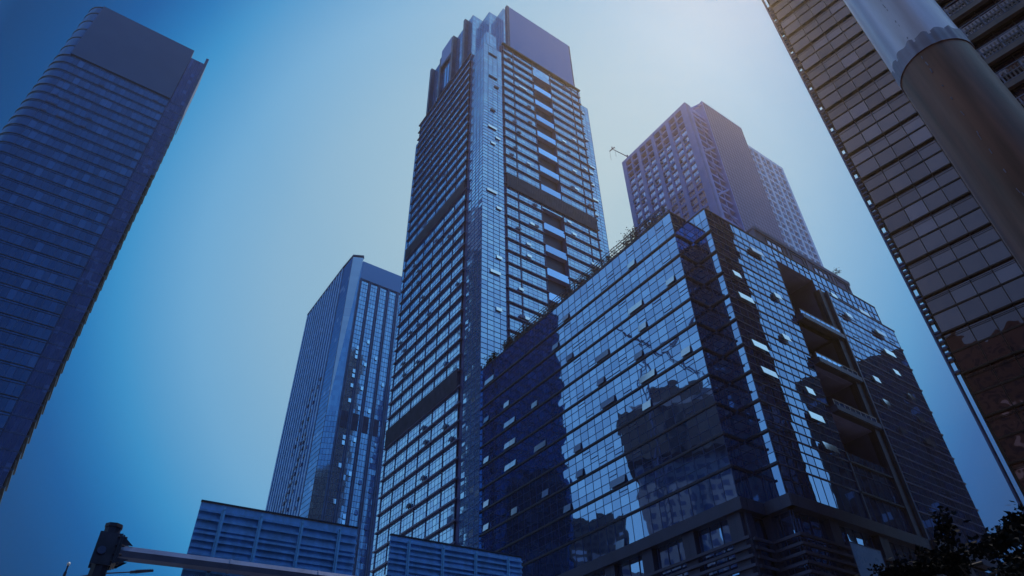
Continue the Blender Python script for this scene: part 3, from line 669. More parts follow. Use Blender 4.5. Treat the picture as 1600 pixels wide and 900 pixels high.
mb = MB(); fSd.box(mb, 0.02, 0.3, 0.0, 1.0, 180, 250.6); fSd.box(mb, 0.3, 14, 0.8, 1.0, 217, 247.5); mb.build('corner_blade', M['fin'], lef)
mb = MB(); mb.prism([P2(LB, 4.8, 1.0), P2(LB, 4.8, 14.8), P2(LB, -28, 14.8), P2(LB, -36, 12), P2(LB, -36, 7), P2(LB, -31, 1.5), P2(LB, -0.2, 0.5), P2(LB, -0.2, 1.0)], 0, 246); mb.build('core', M['blank_left'], lef)
mb = MB(); mb.prism([P2(LB, 0, -0.1), P2(LB, 0, 6), P2(LB, -36, 12), P2(LB, -36, 6), P2(LB, -31.2, 0.0)], 246, LTOP - 0.3); mb.build('roof', M['blank_left'], lef)

# ------------------------------------------------------------------ faceted tower behind, left of centre
BK = Vector((-59.81, 190.85))
bac = thing('faceted_tower', 'slim blue tower with chamfered bright corner and vertical piers behind the tall skyscraper', 'office tower', (BK.x, BK.y, 0))
bL = Fr(BK, Wd, -U); bR = Fr(BK, U, -Wd)
q1 = P2(BK, 0, 9.6); q2 = P2(BK, 0.2, 1.6); q3 = P2(BK, 3.7, 0); q2b = P2(BK, 0.2, 0.2)
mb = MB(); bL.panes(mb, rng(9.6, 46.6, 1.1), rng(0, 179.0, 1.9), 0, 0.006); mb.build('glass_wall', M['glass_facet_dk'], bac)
for t in rng(10.6, 46.2, 2.75):
    mb = MB(); bL.box(mb, t - 0.6, t + 0.6, -0.05, 0.2, 0, 179.4)
    mb.build('fin', M['fin_lt'], bac)
rr = random.Random(11)
for k in range(7):
    t0 = 11 + rr.random() * 12; z0 = 60 + rr.random() * 85
    for j in range(9):
        mb = MB(); bL.box(mb, t0 + j * 1.1, t0 + j * 1.1 + 1.0, 0.05, 0.4, z0 - j * 2.6, z0 - j * 2.6 + 1.1); mb.build('shade_block', M['frame'], bac)
zb = rng(0, 178.5, 1.9)
fa = Fr(q1, q2 - q1, (q2 - q1).orthogonal() * -1)
if fa.n @ (-U) < 0: fa.n = -fa.n
ln = (q2 - q1).length
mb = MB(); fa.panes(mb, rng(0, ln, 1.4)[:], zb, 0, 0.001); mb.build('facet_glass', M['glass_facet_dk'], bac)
mb = MB(); fa.lines(mb, [0, ln], zb, 0, ln, 0, 178.6, 0.16, 0.06, 0.1); mb.build('facet_lines', M['fin'], bac)
fb_ = Fr(q2, q3 - q2, -Wd); nn = (q3 - q2).orthogonal(); fb_.n = nn.normalized() if nn @ (-Wd) > 0 else -nn.normalized()
ln2 = (q3 - q2).length
mb = MB()
for a, b_ in zip(zb, zb[1:]):   # bright facet narrows downwards, its brightness painted into the glass body
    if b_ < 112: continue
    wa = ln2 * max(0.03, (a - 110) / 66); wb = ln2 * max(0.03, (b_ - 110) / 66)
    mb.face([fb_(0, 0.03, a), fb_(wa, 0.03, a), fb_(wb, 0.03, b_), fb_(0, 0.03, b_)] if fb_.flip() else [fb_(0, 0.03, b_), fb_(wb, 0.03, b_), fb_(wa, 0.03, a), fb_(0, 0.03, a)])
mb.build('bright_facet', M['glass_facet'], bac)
mb = MB(); fb_.panes(mb, rng(0, ln2, 0.92), zb, 0, 0.001); mb.build('lower_facet', M['glass_back'], bac)
mb = MB(); fb_.lines(mb, rng(0, ln2, 0.92), [z for z in zb if z < 112], 0, ln2, 0, 112, 0.07, 0.02, 0.1); mb.build('facet_lines', M['fin'], bac)
ts = rng(3.7, 42, 0.92)
mb = MB(); bR.panes(mb, ts, rng(0, 168, 1.9), 0, 0.006); mb.build('glass_wall', M['glass_back'], bac)
mb = MB(); bR.lines(mb, ts, rng(0, 168, 1.9), 3.7, 42, 0, 168, 0.07, 0.05, 0.14); mb.build('mullion_grid', M['fin_bl'], bac)
for t in rng(4.0, 42.3, 3.65):
    mb = MB(); bR.box(mb, t - 0.45, t - 0.12, -0.05, 0.55, 0, 168); bR.box(mb, t + 0.12, t + 0.45, -0.05, 0.55, 0, 168); bR.box(mb, t - 0.12, t + 0.12, -0.05, 0.3, 0, 167.9); mb.build('pier', M['fin_bl'], bac)
mb = MB(); bR.box(mb, 3.7, 42, -0.2, 0.7, 168, 176.3); mb.build('blank_panel', M['blank_back'], bac)
for k in range(8):
    t = 4.0 + 3.65 * k
    mb = MB(); bR.box(mb, t + 0.62, t + 3.0, 0.02, 0.1, 106.8, 112.8); lv = mb.build('dark_vent', M['frame'], bac)
    mb = MB(); bR.box(mb, t + 1.7, t + 1.95, 0.102, 0.2, 106.8, 112.8); bR.box(mb, t + 0.62, t + 3.0, 0.102, 0.19, 109.6, 109.9); mb.build('vent_bars', M['fin'], lv)
for k in range(46):
    z = 1.9 * rr.randrange(28, 76); t = 4.0 + 3.65 * rr.randrange(0, 5) + 2.25
    if 104 < z < 114: continue
    open_window(bR, t, t + 0.9, z + 0.2, z + 1.7, bac, 0.3, mat='glass_back')
mb = MB(); mb.prism([P2(BK, 0.4, 46.5), P2(BK, 0.3, 9.7), P2(BK, 0.5, 1.7), P2(BK, 3.8, 0.2), P2(BK, 41.9, 0.2), P2(BK, 41.9, 46.5)], 0, 175); mb.build('core', M['panel'], bac)
mb = MB(); mb.prism([P2(BK, -0.3, 46.7), P2(BK, -0.3, 9.6), P2(BK, 0.1, 1.5), P2(BK, 3.75, -0.3), P2(BK, 4.3, 0.6), P2(BK, 4.3, 46.7)], 178.9, 179.6); mb.build('coping', M['fin'], bac)

# ------------------------------------------------------------------ grid-faced tower behind the low block
EG = Vector((59.81, 137.56))
egg = thing('residential_tower', 'grey concrete tower with deep square window grid and tall tiled wall behind the office block', 'residential tower', (EG.x, EG.y, 0))
eL = Fr(EG, Wd, -U); eR = Fr(EG, U, -Wd)
def eggcrate(fr, t0, nb, bay, ztop, z0, mat, glassmat, depth, pier, thin, rowh, top_open=0):
    # concrete grid: thick piers, thin mid posts, beams at every storey; thicker beam every second storey
    tw = t0 + nb * bay
    mb = MB()
    for k in range(nb + 1):
        t = t0 + k * bay; fr.box(mb, t - pier / 2, t + pier / 2, -depth, 0.12, z0, ztop)
    mb.build('pier_grid', M[mat], egg)
    mb = MB(); z = ztop - 1.6; k = 0; rows = []
    fr.box(mb, t0 - pier / 2, tw + pier / 2, -depth, 0.1, ztop - 1.6, ztop + 0.02)
    zc_ = ztop - 1.6
    while zc_ > z0 + rowh:
        zb_ = zc_ - rowh; h = 0.9 if (k % 2 == 1) else 0.45
        if k < top_open: h = 0.7
        fr.box(mb, t0, tw, -depth, 0.06, zb_ , zb_ + h); rows.append((zb_ + h, zc_, k)); zc_ = zb_; k += 1
    mb.build('beam_grid', M[mat], egg)
    mb = MB()
    for k in range(nb):
        t = t0 + (k + 0.5) * bay; fr.box(mb, t - thin / 2, t + thin / 2, -depth, 0.03, z0, ztop - 1.5)
    mb.build('mid_posts', M[mat], egg)
    mb = MB(); ln_ = MB()
    for (a, b_, k) in rows:
        for j in range(nb * 2):
            x0 = t0 + j * bay / 2; x1 = x0 + bay / 2
            o = -depth * 0.98 if k < top_open else -depth * 0.24
            fr.quad(mb, x0, x1, a - 0.05, b_, o)
            if k >= top_open:
                m_ = (x0 + x1) / 2 + 0.1
                fr.box(ln_, m_ - 0.05, m_ + 0.05, o - .02, o + 0.05, a, b_); fr.box(ln_, x0, x1, o - .02, o + 0.05, a + 0.02, a + 0.5); fr.box(ln_, x1 - .42, x1, o, o + .3, a, b_)
    mb.build('glazing', M[glassmat], egg); ln_.build('glazing_frames', M[mat], egg)
    return rows
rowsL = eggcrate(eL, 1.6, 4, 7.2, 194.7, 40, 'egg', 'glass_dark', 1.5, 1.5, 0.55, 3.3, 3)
mb = MB(); eL.box(mb, -0.0, 0.85, -1.4, 0.125, 40, 194.72); eL.box(mb, 31.1, 31.4, -1.4, 0.125, 40, 194.72); mb.build('corner_pier', M['egg'], egg)
rr = random.Random(5)
for k in range(26):
    a, b_, kk = rr.choice([r_ for r_ in rowsL if r_[2] > 3 and r_[0] > 140]); j = rr.randrange(8)
    x = 1.6 + j * 3.6 + 2.0
    open_window(eL, x, x + 1.0, a + 0.9, a + 1.9, egg, 0.5, o=-0.4)
mb = MB(); eR.box(mb, 0.0, 2.6, -0.9, 0.0, 40, 194.7); mb.build('corner_wall', M['egg'], egg)
# recess with landings and raking struts
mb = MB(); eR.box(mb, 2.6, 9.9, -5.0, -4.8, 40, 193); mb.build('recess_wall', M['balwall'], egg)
mb = MB()
z = 190.5
while z > 60:
    eR.box(mb, 2.6, 9.9, -4.8, -0.3, z - 0.3, z + 0.5); z -= 3.3
eR.box(mb, 6.4, 6.8, -4.8, -0.4, 60, 192); mb.build('landing_slabs', M['egg'], egg)
mb = MB(); z = 188; k = 0
while z > 70:
    p = eR(2.8, -0.2, z - 6.5 if k % 2 else z); q = eR(9.8, -0.2, z if k % 2 else z - 6.5); mb.tube(p, q, 0.4, n=4); z -= 10.2; k += 1
mb.build('raking_struts', M['egg'], egg)
mb = MB(); p0 = eR(1.5, -0.5, 195.0); eR.box(mb, 0.5, 10, -0.9, -0.4, 192.8, 194.6); mb.tube(eR(0.6, -6, 193.5), eR(10.2, 0, 201.6), 0.6, n=4); eR.box(mb, 6.3, 6.9, -4.9, -4.3, 190, 199); mb.build('roof_frame', M['egg'], egg)
mb = MB(); eR.quad(mb, 10.0, 30.5, 40, 202.2, 0.6, uv=True); tw_ = mb.build('tiled_wall', M['tile'], egg)
mb = MB(); eR.box(mb, 10.0, 30.5, -8, 0.58, 40, 202.15); eR.box(mb, 9.7, 10.0, -7, 0.62, 40, 202.3); eR.box(mb, 9.7, 30.6, 0.0, 0.66, 202.2, 202.5); mb.build('core', M['egg'], egg)
eR2 = Fr(P2(EG, 0, 0.4), U, -Wd)
eggcrate(eR2, 31.2, 3, 6.7, 195.3, 60, 'egg_lit', 'glass_facet', 3.2, 1.3, 0.55, 3.3, 0)  # lit-copy concrete and pale glass paint in this wing's brightness
mb = MB(); mb.prism([P2(EG, 1.2, 31.2), P2(EG, 1.6, 1.7), P2(EG, 2.5, 5.2), P2(EG, 30, 5.4), P2(EG, 31, 2.2), P2(EG, 51, 2.2), P2(EG, 51, 31.2)], 0, 193.9); mb.build('core', M['panel'], egg)
# small davit crane on its roof
cx = P2(EG, 1.0, 29.2)
dv = thing('roof_davit', 'tiny dark davit crane sticking out over the roof edge of the grid tower', 'crane', (cx.x, cx.y, 194.7))
mb = MB(); mb.tube((cx.x, cx.y, 194.0), (cx.x, cx.y, 197.3), 0.28); mb.build('mast', M['frame'], dv)
tip = P2(EG, -4.2, 31.2)
mb = MB(); mb.tube((cx.x, cx.y, 196.6), (tip.x, tip.y, 199.4), 0.18, 0.1); mb.build('jib', M['frame'], dv)
tl = P2(EG, -4.2, 30.0); tr_ = P2(EG, -4.2, 32.6)
mb = MB(); mb.tube((tl.x, tl.y, 199.2), (tr_.x, tr_.y, 199.6), 0.2); mb.tube((tip.x, tip.y, 199.4), (tip.x, tip.y, 200.6), 0.2); mb.build('hook_bar', M['frame'], dv)
mb = MB(); mb.tube((tl.x, tl.y, 199.2), (tl.x, tl.y, 194.0), 0.05, n=5); mb.tube((tr_.x, tr_.y, 199.4), (tr_.x, tr_.y, 194.5), 0.05, n=5); mb.build('cables', M['frame'], dv)

# ------------------------------------------------------------------ glass tower at the right edge, flare glow painted in as brown
RB = Vector((math.sin(R(37.3)), math.cos(R(37.3)))) * 65.0
dR = Vector((math.sin(R(136)), math.cos(R(136)))); nR = Vector((math.sin(R(226)), math.cos(R(226))))
rig = thing('right_glass_tower', 'glass tower filling the right edge, warm flare painted in as brown, with thin projecting rails and a slotted corner fin', 'office tower', (RB.x, RB.y, 0))
fr = Fr(RB, dR, nR)
RF = 4.257; zA = [97.07 - RF * k for k in range(-6, 23)]; zA = sorted(z for z in zA if z > 1); RT = zA[-1] + 1.5
ts = [0.12, 2.3]
while ts[-1] < 60: ts.append(ts[-1] + 1.9)
zz = sorted(zA + [z - 2.1 for z in zA] + [0, RT])
LSTART = 13.7
mb = MB(); fr.panes(mb, ts, zz, 0, 0.004); mb.build('glass_wall', M['glass_right'], rig)
mb = MB(); fr.lines(mb, ts, [z - 2.1 for z in zA], 0, 60, 0, RT, 0.075, 0.08, 0.16); mb.build('mullion_grid', M['flare_brown'], rig)
for z in zA:
    mb = MB(); fr.box(mb, 0.0, 60, -0.02, 0.24, z - 0.13, z + 0.03); fr.box(mb, 0.05, LSTART, 0.12, 0.17, z - 0.53, z - 0.48)
    for t in ts[1::2]: fr.box(mb, t - 0.05, t + 0.05, 0.2, 0.3, z - 0.09, z + 0.0)
    for t in ts[1:]: fr.box(mb, t - 0.025, t + 0.025, 0.05, 0.18, z - 0.53, z - 0.1)
    mb.build('projecting_rail', M['flare_brown'], rig)
for z in zA[8:]:   # deep ledges with slatted guards on the bay beyond the street column
    mb = MB(); fr.box(mb, LSTART, 60, 0.42, 0.9, z - 0.15, z + 0.6); lg = mb.build('slatted_ledge', M['ribbed'], rig)
    mb = MB(); fr.box(mb, LSTART, 60, 0.86, 0.93, z + 0.62, z + 0.69); fr.box(mb, LSTART, 60, 0.86, 0.93, z + 1.52, z + 1.58); fr.box(mb, LSTART, 60, 0.84, 0.94, z + 2.36, z + 2.44)
    for q in ts:
        if q > LSTART: fr.box(mb, q - 0.05, q + 0.05, 0.58, 0.87, z + 0.6, z + 2.4)
    mb.build('guard_rail', M['flare_brown_lt'], lg)
    mb = MB(); t = LSTART
    while t < 34: fr.box(mb, t, t + 0.16, 0.5, 0.56, z + 0.6, z + 2.4); t += 0.36
    mb.build('guard_slats', M['ribbed'], lg)
# slotted corner fin
mb = MB(); fr.box(mb, -0.62, -0.46, -0.5, 0.35, 0.2, RT); mb.build('corner_fin', M['fin'], rig)
for z in zA:
    for dz in (-0.1, -0.8, -1.45, -2.1, -2.75, -4.01):
        if 34 < z < 101: mb = MB(); fr.box(mb, -0.47, 0.05, -0.35, 0.25, z + dz - 0.09, z + dz + 0.09); mb.build('fin_bracket', M['fin'], rig)
dK = -nR
mb = MB(); mb.prism([RB + dR * 0.05 - nR * 0.12, RB + dR * 60 - nR * 0.12, RB + dR * 60 - nR * 29, RB + dR * 0.05 - nR * 29], 0, RT - 0.2); mb.build('core', M['ctx_dk'], rig)
fs2 = Fr(RB, -nR, -dR)
mb = MB(); fs2.panes(mb, rng(0.1, 29, 1.9), zz, 0.0, 0.008); mb.build('side_glass', M['glass_right'], rig)
mb = MB(); fs2.lines(mb, rng(0.1, 29, 1.9), zA, 0.1, 29, 0, RT, 0.08, 0.1, 0.25); mb.build('side_grid', M['flare_brown'], rig)

# ------------------------------------------------------------------ round street column, close by on the right
ca = Vector((math.sin(R(47.72)), math.cos(R(47.72)))) * 7.0; CR = 0.402
clm = thing('street_column', 'huge round steel column in the upper right, pale above a wrinkled collar and dark brown below', 'column', (ca.x, ca.y, 0))
def cyl(r, z0, z1, seg=72, wav=0, wz=0):
    mb = MB(); n_ = seg; zs_ = (z0, z1)
    for k in range(n_):
        q = []
        for kk, zi in ((k, 0), (k + 1, 0), (k + 1, 1), (k, 1)):
            an = 2 * math.pi * (kk % n_) / n_; rr_ = r + wav * math.sin(an * 17) * (1 if zi else 0.4) + wav * .6 * math.sin(an * 29 + 1)
            dz = wz * math.sin(an * 17 + 0.6) if zi else 0
            q.append((ca.x + rr_ * math.sin(an), ca.y + rr_ * math.cos(an), zs_[zi] + dz))
        i = len(mb.v); mb.v += q; mb.f.append((i + 3, i + 2, i + 1, i)); mb.rnd.append(.5)
    return mb
ZC = 8.72
def clean(mb):  # merge doubles for smooth shading
    idx = {}; nv = []; mp = []
    for p in mb.v:
        kx = tuple(round(c, 5) for c in p)
        if kx not in idx: idx[kx] = len(nv); nv.append(p)
        mp.append(idx[kx])
    mb.v = nv; mb.f = [tuple(mp[i] for i in f_) for f_ in mb.f]; return mb
clean(cyl(CR, 0.05, ZC + 0.02)).build('lower_shaft', M['steel_dk'], clm, True)
clean(cyl(CR + 0.012, ZC, ZC + 0.26, 240, 0.006, 0.016)).build('collar', M['steel_mid'], clm, True)
clean(cyl(CR + 0.006, ZC + 0.2, 16.0)).build('upper_shaft', M['steel_lt'], clm, True)
mb = MB()
for k in range(n0 := 72):
    a0, a1 = 2 * math.pi * k / n0, 2 * math.pi * (k + 1) / n0
    mb.face([(ca.x + r_ * math.sin(a), ca.y + r_ * math.cos(a), ZC) for a, r_ in ((a0, CR - .002), (a0, CR + .012), (a1, CR + .012), (a1, CR - .002))])
mb.build('collar_lip', M['steel_dk'], clm)
rr = random.Random(2)
mb = MB(); toc = (-ca).normalized(); base_an = math.atan2(toc.x, toc.y)
for z0, z1 in ((1.0, ZC - .05), (ZC + 0.32, 15.5)):   # rough weld bead down the near side
    z = z0
    while z < z1:
        an = base_an + 0.12 + rr.gauss(0, 0.006); r_ = CR + (0.004 if z < ZC else 0.010)
        c = (ca.x + r_ * math.sin(an), ca.y + r_ * math.cos(an), z)
        ln_ = rr.uniform(.02, .09)
        mb.tube(c, (c[0] + rr.gauss(0, .003), c[1] + rr.gauss(0, .003), z + ln_), rr.uniform(.002, .008), n=5)
        z += ln_ + (rr.uniform(0.0, .08) if rr.random() < .5 else rr.uniform(.05, .3))
mb.build('weld_seam', M['steel_mid'], clm)
mb = MB(); mb.tube((ca.x, ca.y, 0), (ca.x, ca.y, 0.12), 0.62, n=24); mb.build('base_plate', M['steel_dk'], clm)

# ------------------------------------------------------------------ sign gantry: post, arm, two sign backs
gd = Vector((math.sin(R(58.8)), math.cos(R(58.8)))); gn = Vector((gd.y, -gd.x))   # gn towards the camera side
G0 = Vector((-8.0039, 16.5791))
fG = Fr(G0, gd, gn)
pc = fG(-1.72, 0, 0)
gan = thing('sign_gantry', 'dark octagonal gantry post with flanged joint and long tapering horizontal arm at bottom left', 'gantry', pc)
mb = MB(); mb.tube(pc, (pc[0], pc[1], 7.62), 0.225, 0.175, 8); mb.build('post', M['post'], gan)
mb = MB(); mb.tube((pc[0], pc[1], 7.62), (pc[0], pc[1], 7.70), 0.195, 0.195, 8); mb.build('post_cap', M['post'], gan)
mb = MB(); mb.tube(fG(-1.46, 0, 7.10), fG(10.2, 0, 7.30), 0.175, 0.135, 8); mb.build('arm', M['arm'], gan)
mb = MB()
for t in (1.0, 3.2, 5.6, 7.8): mb.tube(fG(t, 0, 7.142 + .0171 * (t - 1)), fG(t + .05, 0, 7.142 + .0171 * (t - 1)), 0.185 - .0034 * t, n=8)
mb.build('arm_clamps', M['arm'], gan)
mb = MB(); fG.box(mb, -1.52, -1.475, -0.27, 0.27, 6.78, 7.45); mb.build('flange_plate', M['post'], gan)
mb = MB(); fG.box(mb, -1.47, -1.43, -0.26, 0.26, 6.8, 7.43); mb.build('flange_plate', M['post'], gan)
mb = MB()
for o in (-.21, 0, .21):
    for z in (6.84, 7.0, 7.2, 7.39):
        if o == 0 and 6.9 < z < 7.3: continue
        mb.tube(fG(-1.56, o, z), fG(-1.37, o, z), 0.022, n=6)
mb.build('bolts', M['post'], gan)
mb = MB()
for o in (-.13, .13):
    for s_ in (1, -1):
        zc0 = 7.1 + s_ * .15
        mb.hexa([fG(-1.43, o - .01, zc0), fG(-1.2, o - .01, zc0), fG(-1.2, o + .01, zc0), fG(-1.43, o + .01, zc0), fG(-1.43, o - .01, zc0 + s_ * .16), fG(-1.4, o - .01, zc0 + s_ * .16), fG(-1.4, o + .01, zc0 + s_ * .16), fG(-1.43, o + .01, zc0 + s_ * .16)])
    fG.box(mb, -1.95, -1.52, o * 1.4 - .012, o * 1.4 + .012, 6.75, 7.47)
mb.build('gussets', M['post'], gan)
mb = MB(); c1 = fG(-1.8, 0.20, 7.05); mb.tube(c1, fG(-1.8, 0.235, 7.05), 0.09, n=16); mb.build('hand_hole_cover', M['frame'], gan)
KS = 1.02
gS = Fr(G0 * KS - gn * 0.22, gd, gn)
def sign(t0, t1, zt, zbt, ribs, lines_, label, mat_dark):
    t0, t1 = t0 * KS, t1 * KS; ribs = [t * KS for t in ribs]; q_ = lambda z: 1.6 + (z - 1.6) * KS; zt, zbt, lines_ = q_(zt), q_(zbt), [q_(z) for z in lines_]
    p = gS((t0 + t1) / 2, 0, zbt); s = thing('traffic_sign', label, 'traffic sign', p, 'signs on the gantry')
    mb = MB(); edges = [zt] + lines_ + [zbt]
    for a, b_ in zip(edges, edges[1:]):   # extruded planks, each slightly tilted, with a lip along its lower edge
        mb.hexa([gS(t0, 0.20, b_), gS(t1, 0.20, b_), gS(t1, 0.245, b_), gS(t0, 0.245, b_), gS(t0, 0.20, a - .012), gS(t1, 0.20, a - .012), gS(t1, 0.225, a - .012), gS(t0, 0.225, a - .012)])
    mb.build('panel', M['signback'], s)
    for k, z in enumerate(lines_):
        mb = MB(); gS.box(mb, t0, t1, 0.246, 0.31 if k % 3 != 2 else 0.28, z - 0.014, z + 0.016); gS.box(mb, t0, t1, 0.29 if k % 3 != 2 else .265, 0.312 if k % 3 != 2 else .282, z - 0.04, z - 0.0145); mb.build('plank_lip', M['signback'], s)
    mb = MB(); gS.box(mb, t0 - .01, t1 + .01, 0.17, 0.27, zt, zt + 0.03); mb.build('top_edge', M['post'], s)
    for t in ribs:
        mb = MB(); gS.box(mb, t - 0.05, t + 0.05, 0.315, 0.33, zbt + .1, zt - 0.16); gS.box(mb, t - 0.008, t + 0.008, 0.33, 0.37, zbt + .1, zt - 0.16); gS.box(mb, t - .02, t + .035, .325, .36, zt - .16, zt - .10); mb.build('rib', M['signrib'], s)
    mb = MB()
    for t in ribs: gS.box(mb, t - 0.04, t + 0.04, 0.372, 0.45, 7.0, 7.2)
    mb.build('bracket', M['arm'], s)
    return s
sign(0.0, 4.14, 8.60, 6.2, [0.57, 1.51, 2.58, 3.62], [8.38, 8.17, 7.96, 7.83, 7.66, 7.50, 7.32, 7.1, 6.95, 6.75, 6.6, 6.4], 'left plain metal sign back with ribs on the gantry arm, overlapping the faceted tower', 0)
sign(5.12, 9.42, 8.58, 6.2, [5.66, 6.73, 7.8, 8.9], [8.44, 8.28, 8.13, 7.96, 7.83, 7.66, 7.50, 7.32, 7.1, 6.95, 6.75, 6.6, 6.4], 'right plain metal sign back with ribs, lower in view below the tall skyscraper', 0)

# distant LED street lamp and a small pole with ball top
lp = Vector((-16.5, 26.7)); 
lam = thing('street_lamp', 'slim street lamp with finned lamp head reaching out under the gantry arm', 'street lamp', (lp.x - 1.2, lp.y - 0.7, 0))
fl = Fr(Vector((-15.0, 25.98)), gd, gn)
mb = MB(); b0 = fl(-1.1, 0, 0); mb.tube(b0, fl(-1.1, 0, 9.6), 0.09, 0.06); mb.tube(fl(-1.1, 0, 9.6), fl(-0.5, 0, 9.80), 0.04); mb.tube(fl(-0.5, 0, 9.80), fl(0.5, 0, 9.99), 0.025); mb.build('pole', M['post'], lam)
mb = MB(); 
for t, w, h in ((0.45, .1, .09), (.62, .12, .1)): mb.tube(fl(t, 0, 9.98 + (t - .45) * .2), fl(t + .2, 0, 10.02 + (t - .45) * .2), .055, n=6)
mb.tube(fl(.62, 0, 10.02), fl(1.22, 0, 10.14), .07, .045, n=6)
mb.build('lamp_head', M['post'], lam)
mb = MB()
for k in range(9): mb.tube(fl(.72 + k * .055, -.08, 10.075 + k * .011), fl(.72 + k * .055, .08, 10.075 + k * .011), .016, n=5)
mb.build('cooling_fins', M['frame'], lam)
pb = fl(-1.62, 0.0, 0)
bp = thing('camera_pole', 'short thin pole topped by a small dome at the bottom left corner', 'pole', pb)
mb = MB(); mb.tube(pb, fl(-1.60, 0, 9.7), 0.06, 0.05); mb.tube(fl(-1.60, 0, 9.7), fl(-1.6, 0, 9.93), 0.028); mb.build('pole', M['post'], bp)
mb = MB(); mb.tube(fl(-1.6, 0, 9.93), fl(-1.6, 0, 10.0), 0.045, 0.06, 12); mb.tube(fl(-1.6, 0, 10.0), fl(-1.6, 0, 10.05), 0.06, 0.03, 12); mb.build('dome', M['white_metal'], bp)

# ------------------------------------------------------------------ street tree, bottom right
tb = Vector((math.sin(R(33.2)), math.cos(R(33.2)))) * 13.5
tre = thing('street_tree', 'dark leafy street tree in the bottom right corner with branches against the sky', 'tree', (tb.x, tb.y, 0))
rr = random.Random(21)
tk = MB(); lf = MB(); segs = []
def grow(p, d, ln_, r, lv):
    q = p
    for s in range(3):
        d2 = (d + Vector((rr.gauss(0, .13), rr.gauss(0, .13), rr.gauss(0, .06) + (.05 if lv < 2 else -.03)))).normalized()
        n_ = q + d2 * ln_ / 3; r2 = r * (1 - (s + 1) * .17); tk.tube(q, n_, r * (1 - s * .17), r2, 6 if lv < 2 else 4, False)
        if lv >= 2: segs.append((q, n_))
        q = n_; d = d2
    if lv < 3:
        for k in range(4 if lv else 6):
            a = rr.random() * 6.28; side = Vector((math.cos(a), math.sin(a), rr.uniform(.1, .8) if lv < 2 else rr.uniform(-.3, .5))).normalized()
            grow(q if k else q, (d * .55 + side * .9).normalized(), ln_ * rr.uniform(.5, .72), r * .5, lv + 1)
grow(Vector((tb.x, tb.y, 0)), Vector((0.02, 0, 1)), 2.75, 0.13, 0)
lat = Vector((math.cos(R(33.2)), -math.sin(R(33.2)), 0))
for z_, tl_, up_ in ((5.75, 1.75, .18), (5.3, 2.1, .12), (5.0, 2.2, .1), (5.5, -1.5, .15), (5.1, -1.8, .1), (5.6, 1.0, .3)):   # long sprays to the sides
    base = Vector((tb.x, tb.y, z_ - .5)); q = base
    for s in range(6):
        n_ = q + (lat * tl_ / 6 + Vector((rr.gauss(0, .04), rr.gauss(0, .04), abs(tl_) / 6 * (up_ + rr.gauss(0, .12))))); tk.tube(q, n_, .03 * (1 - s / 7), .03 * (1 - (s + 1) / 7), 5, False)
        if s > 1: segs += [(q, n_)] * 3
        for j in range(3):
            e = n_ + Vector((rr.gauss(0, .18), rr.gauss(0, .18), rr.gauss(.03, .12))); tk.tube(n_, e, .008, .004, 4, False)
            if s > 0: segs.append((n_, e))
        q = n_
tot = len(segs)
for k in range(24000):
    a, b_ = segs[k % tot]; p = a.lerp(b_, rr.random()) + Vector((rr.gauss(0, .07), rr.gauss(0, .07), rr.gauss(0, .05)))
    leafquad(lf, p, rr.uniform(.05, .12), rr)
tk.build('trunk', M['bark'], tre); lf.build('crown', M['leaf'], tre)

# ------------------------------------------------------------------ city around the camera, seen mirrored in the glass
def plain_tower(name, label, c, w, d, h, mat, az, fl_=3.6, extra=None):
    win = 'glass_ctx' if mat == 'ctx_dk' else 'frame'
    t = thing(name, label, 'building', (c[0], c[1], 0))
    dd = Vector((math.sin(R(az)), math.cos(R(az)))); nn = Vector((dd.y, -dd.x))
    mb = MB(); C0 = Vector(c[:2]); mb.prism([C0 - dd * w / 2 - nn * d / 2, C0 - dd * w / 2 + nn * d / 2, C0 + dd * w / 2 + nn * d / 2, C0 + dd * w / 2 - nn * d / 2], 0, h); mb.build('walls', M[mat], t)
    for s_ in (1, -1):
        for (dv_, nv_, wd, of) in ((dd, nn, w, d / 2), (nn, dd, d, w / 2)):
            f_ = Fr(C0 - dv_ * wd / 2 + nv_ * s_ * of, dv_, nv_ * s_); mb = MB()
            for z in rng(4, h - 3, fl_)[:-1]:
                for x in rng(1, wd - 1, 3.4)[:-1]: f_.quad(mb, x + .5, x + 2.8, z + .5, z + 2.4, 0.02)
            mb.build('window_rows', M[win], t)
    return t
def crane(name, label, c, h, jl, az):
    t = thing(name, label, 'crane', (c[0], c[1], 0)); mb = MB(); x, y = c
    for sx in (-1, 1):
        for sy in (-1, 1): mb.tube((x + sx, y + sy, 0), (x + sx, y + sy, h), .28, n=4)
    z = 60
    while z < h - 2.2:
        mb.tube((x - 1, y - 1, z), (x + 1, y - 1, z + 2.2), .16, n=4); mb.tube((x + 1, y + 1, z), (x - 1, y + 1, z + 2.2), .16, n=4); mb.tube((x - 1, y + 1, z), (x - 1, y - 1, z + 2.2), .16, n=4); z += 2.2
    mb.build('mast', M['frame'], t)
    d = Vector((math.sin(R(az)), math.cos(R(az)), 0.75)).normalized(); mb = MB(); p = Vector((x, y, h)); e = Vector((0, 0, 1)).cross(d).normalized()
    for o in (e * 0.8, -e * .8, Vector((0, 0, 1.2))): mb.tube(p + o, p + d * jl + o * .3, .2, n=4)
    k = 0
    while k < jl - 3:
        mb.tube(p + e * .8 + d * k, p - e * .8 + d * (k + 2.5), .14, n=4); mb.tube(p - e * .8 + d * k, p + Vector((0, 0, 1.2)) + d * (k + 1.2), .14, n=4); k += 2.5
    mb.build('jib', M['frame'], t); return t
CM = Vector((92.1, 66.4))     # camera mirrored in the left face
def frm(o, az, r): return (o.x + math.sin(R(az)) * r, o.y + math.cos(R(az)) * r)
c1 = frm(CM, -86.6, 235)
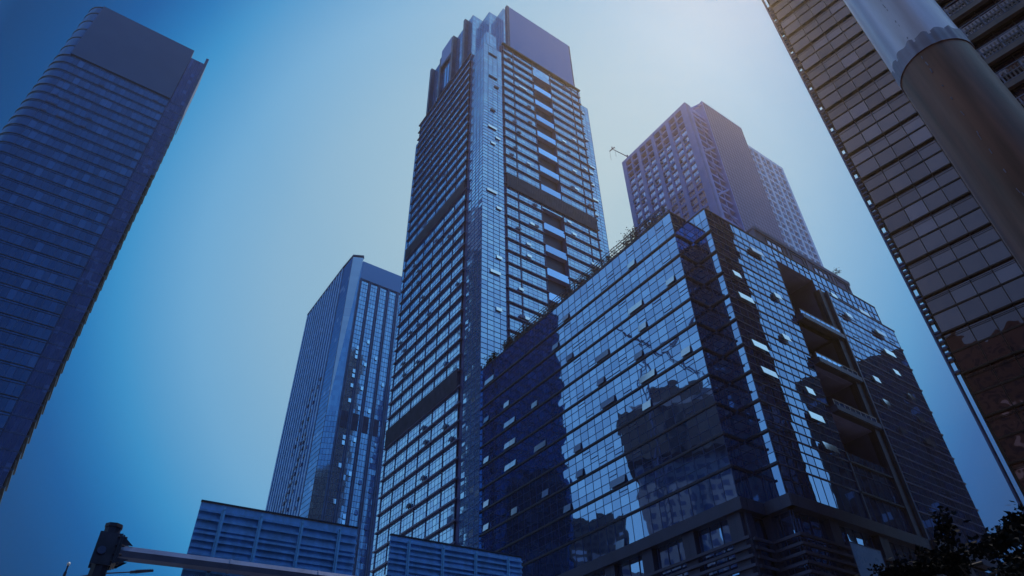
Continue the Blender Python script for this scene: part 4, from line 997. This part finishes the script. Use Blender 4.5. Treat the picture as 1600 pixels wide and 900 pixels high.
b1 = plain_tower('unfinished_tower', 'unfinished concrete tower with tower cranes, seen mirrored in the low office block', c1, 34, 26, 126, 'ctx', 0, 3.6)
mb = MB(); mb.box(c1[0] - 16, c1[0] + 16, c1[1] - 20, c1[1] + 20, 104, 122); mb.build('climbing_scaffold', M['ctx_dk'], b1)
mb = MB(); mb.box(c1[0] - 8, c1[0] + 8, c1[1] - 10, c1[1] + 8, 122, 134); mb.build('core_top', M['ctx_dk'], b1)
crane('tower_crane', 'luffing tower crane nearest the mirrored unfinished tower', frm(CM, -84.2, 215), 138, 42, 190)
crane('tower_crane', 'second tower crane behind the mirrored unfinished tower, its jib steeper', frm(CM, -89.2, 250), 150, 40, 20)
plain_tower('rounded_tower', 'small far tower seen mirrored low in the office block glass', frm(CM, -78.2, 330), 28, 24, 122, 'ctx_dk', 10, 3.6)
plain_tower('city_block', 'pale city block seen mirrored at the foot of the office block', frm(CM, -80.6, 250), 30, 24, 78, 'ctx', 20, 3.4)
CN = Vector((-44.2, 61.3))    # camera mirrored in the right face
c5 = frm(CN, 74.5, 215)
plain_tower('stepped_block', 'large dark block across the street, mirrored in the right side of the low office block', c5, 60, 30, 112, 'ctx_dk', 165, 3.6)
c6 = frm(CN, 79.0, 205); plain_tower('stepped_block', 'lower dark block beside the larger one, mirrored in the office block right side', c6, 22, 24, 95, 'ctx_dk', 165, 3.6)
# street-level city behind the camera; tallest block is added to darken the notch
for i, (a, r_, w, h) in enumerate(((-121, 92, 84, 112), (170, 80, 60, 30), (115, 70, 40, 34), (-100, 85, 60, 30), (150, 160, 50, 90), (-160, 135, 90, 235))):
    plain_tower('street_block', ['wide mid-rise block behind the viewer on the left', 'wide low block straight behind the viewer', 'low block behind the viewer on the right', 'low block beyond the road on the left', 'taller block far behind the viewer on the right', 'unseen tall block added far behind the viewer to darken the notch glass'][i],
                (math.sin(R(a)) * r_, math.cos(R(a)) * r_), w, 24, h, 'ctx_dk', a + 90, 3.6)

# ------------------------------------------------------------------ air
mb = MB(); mb.box(-420, 420, -330, 480, -1.2, 262)
hz = bpy.data.materials.new('haze'); hz.use_nodes = True; t = hz.node_tree; t.nodes.remove(t.nodes['Principled BSDF'])
v = t.nodes.new('ShaderNodeVolumePrincipled'); v.inputs['Color'].default_value = (0.64, 0.50, 0.32, 1); v.inputs['Density'].default_value = 0.00024; v.inputs['Anisotropy'].default_value = 0.8
t.links.new(v.outputs[0], t.nodes['Material Output'].inputs['Volume'])
h = mb.build('haze', hz); h['kind'] = 'stuff'
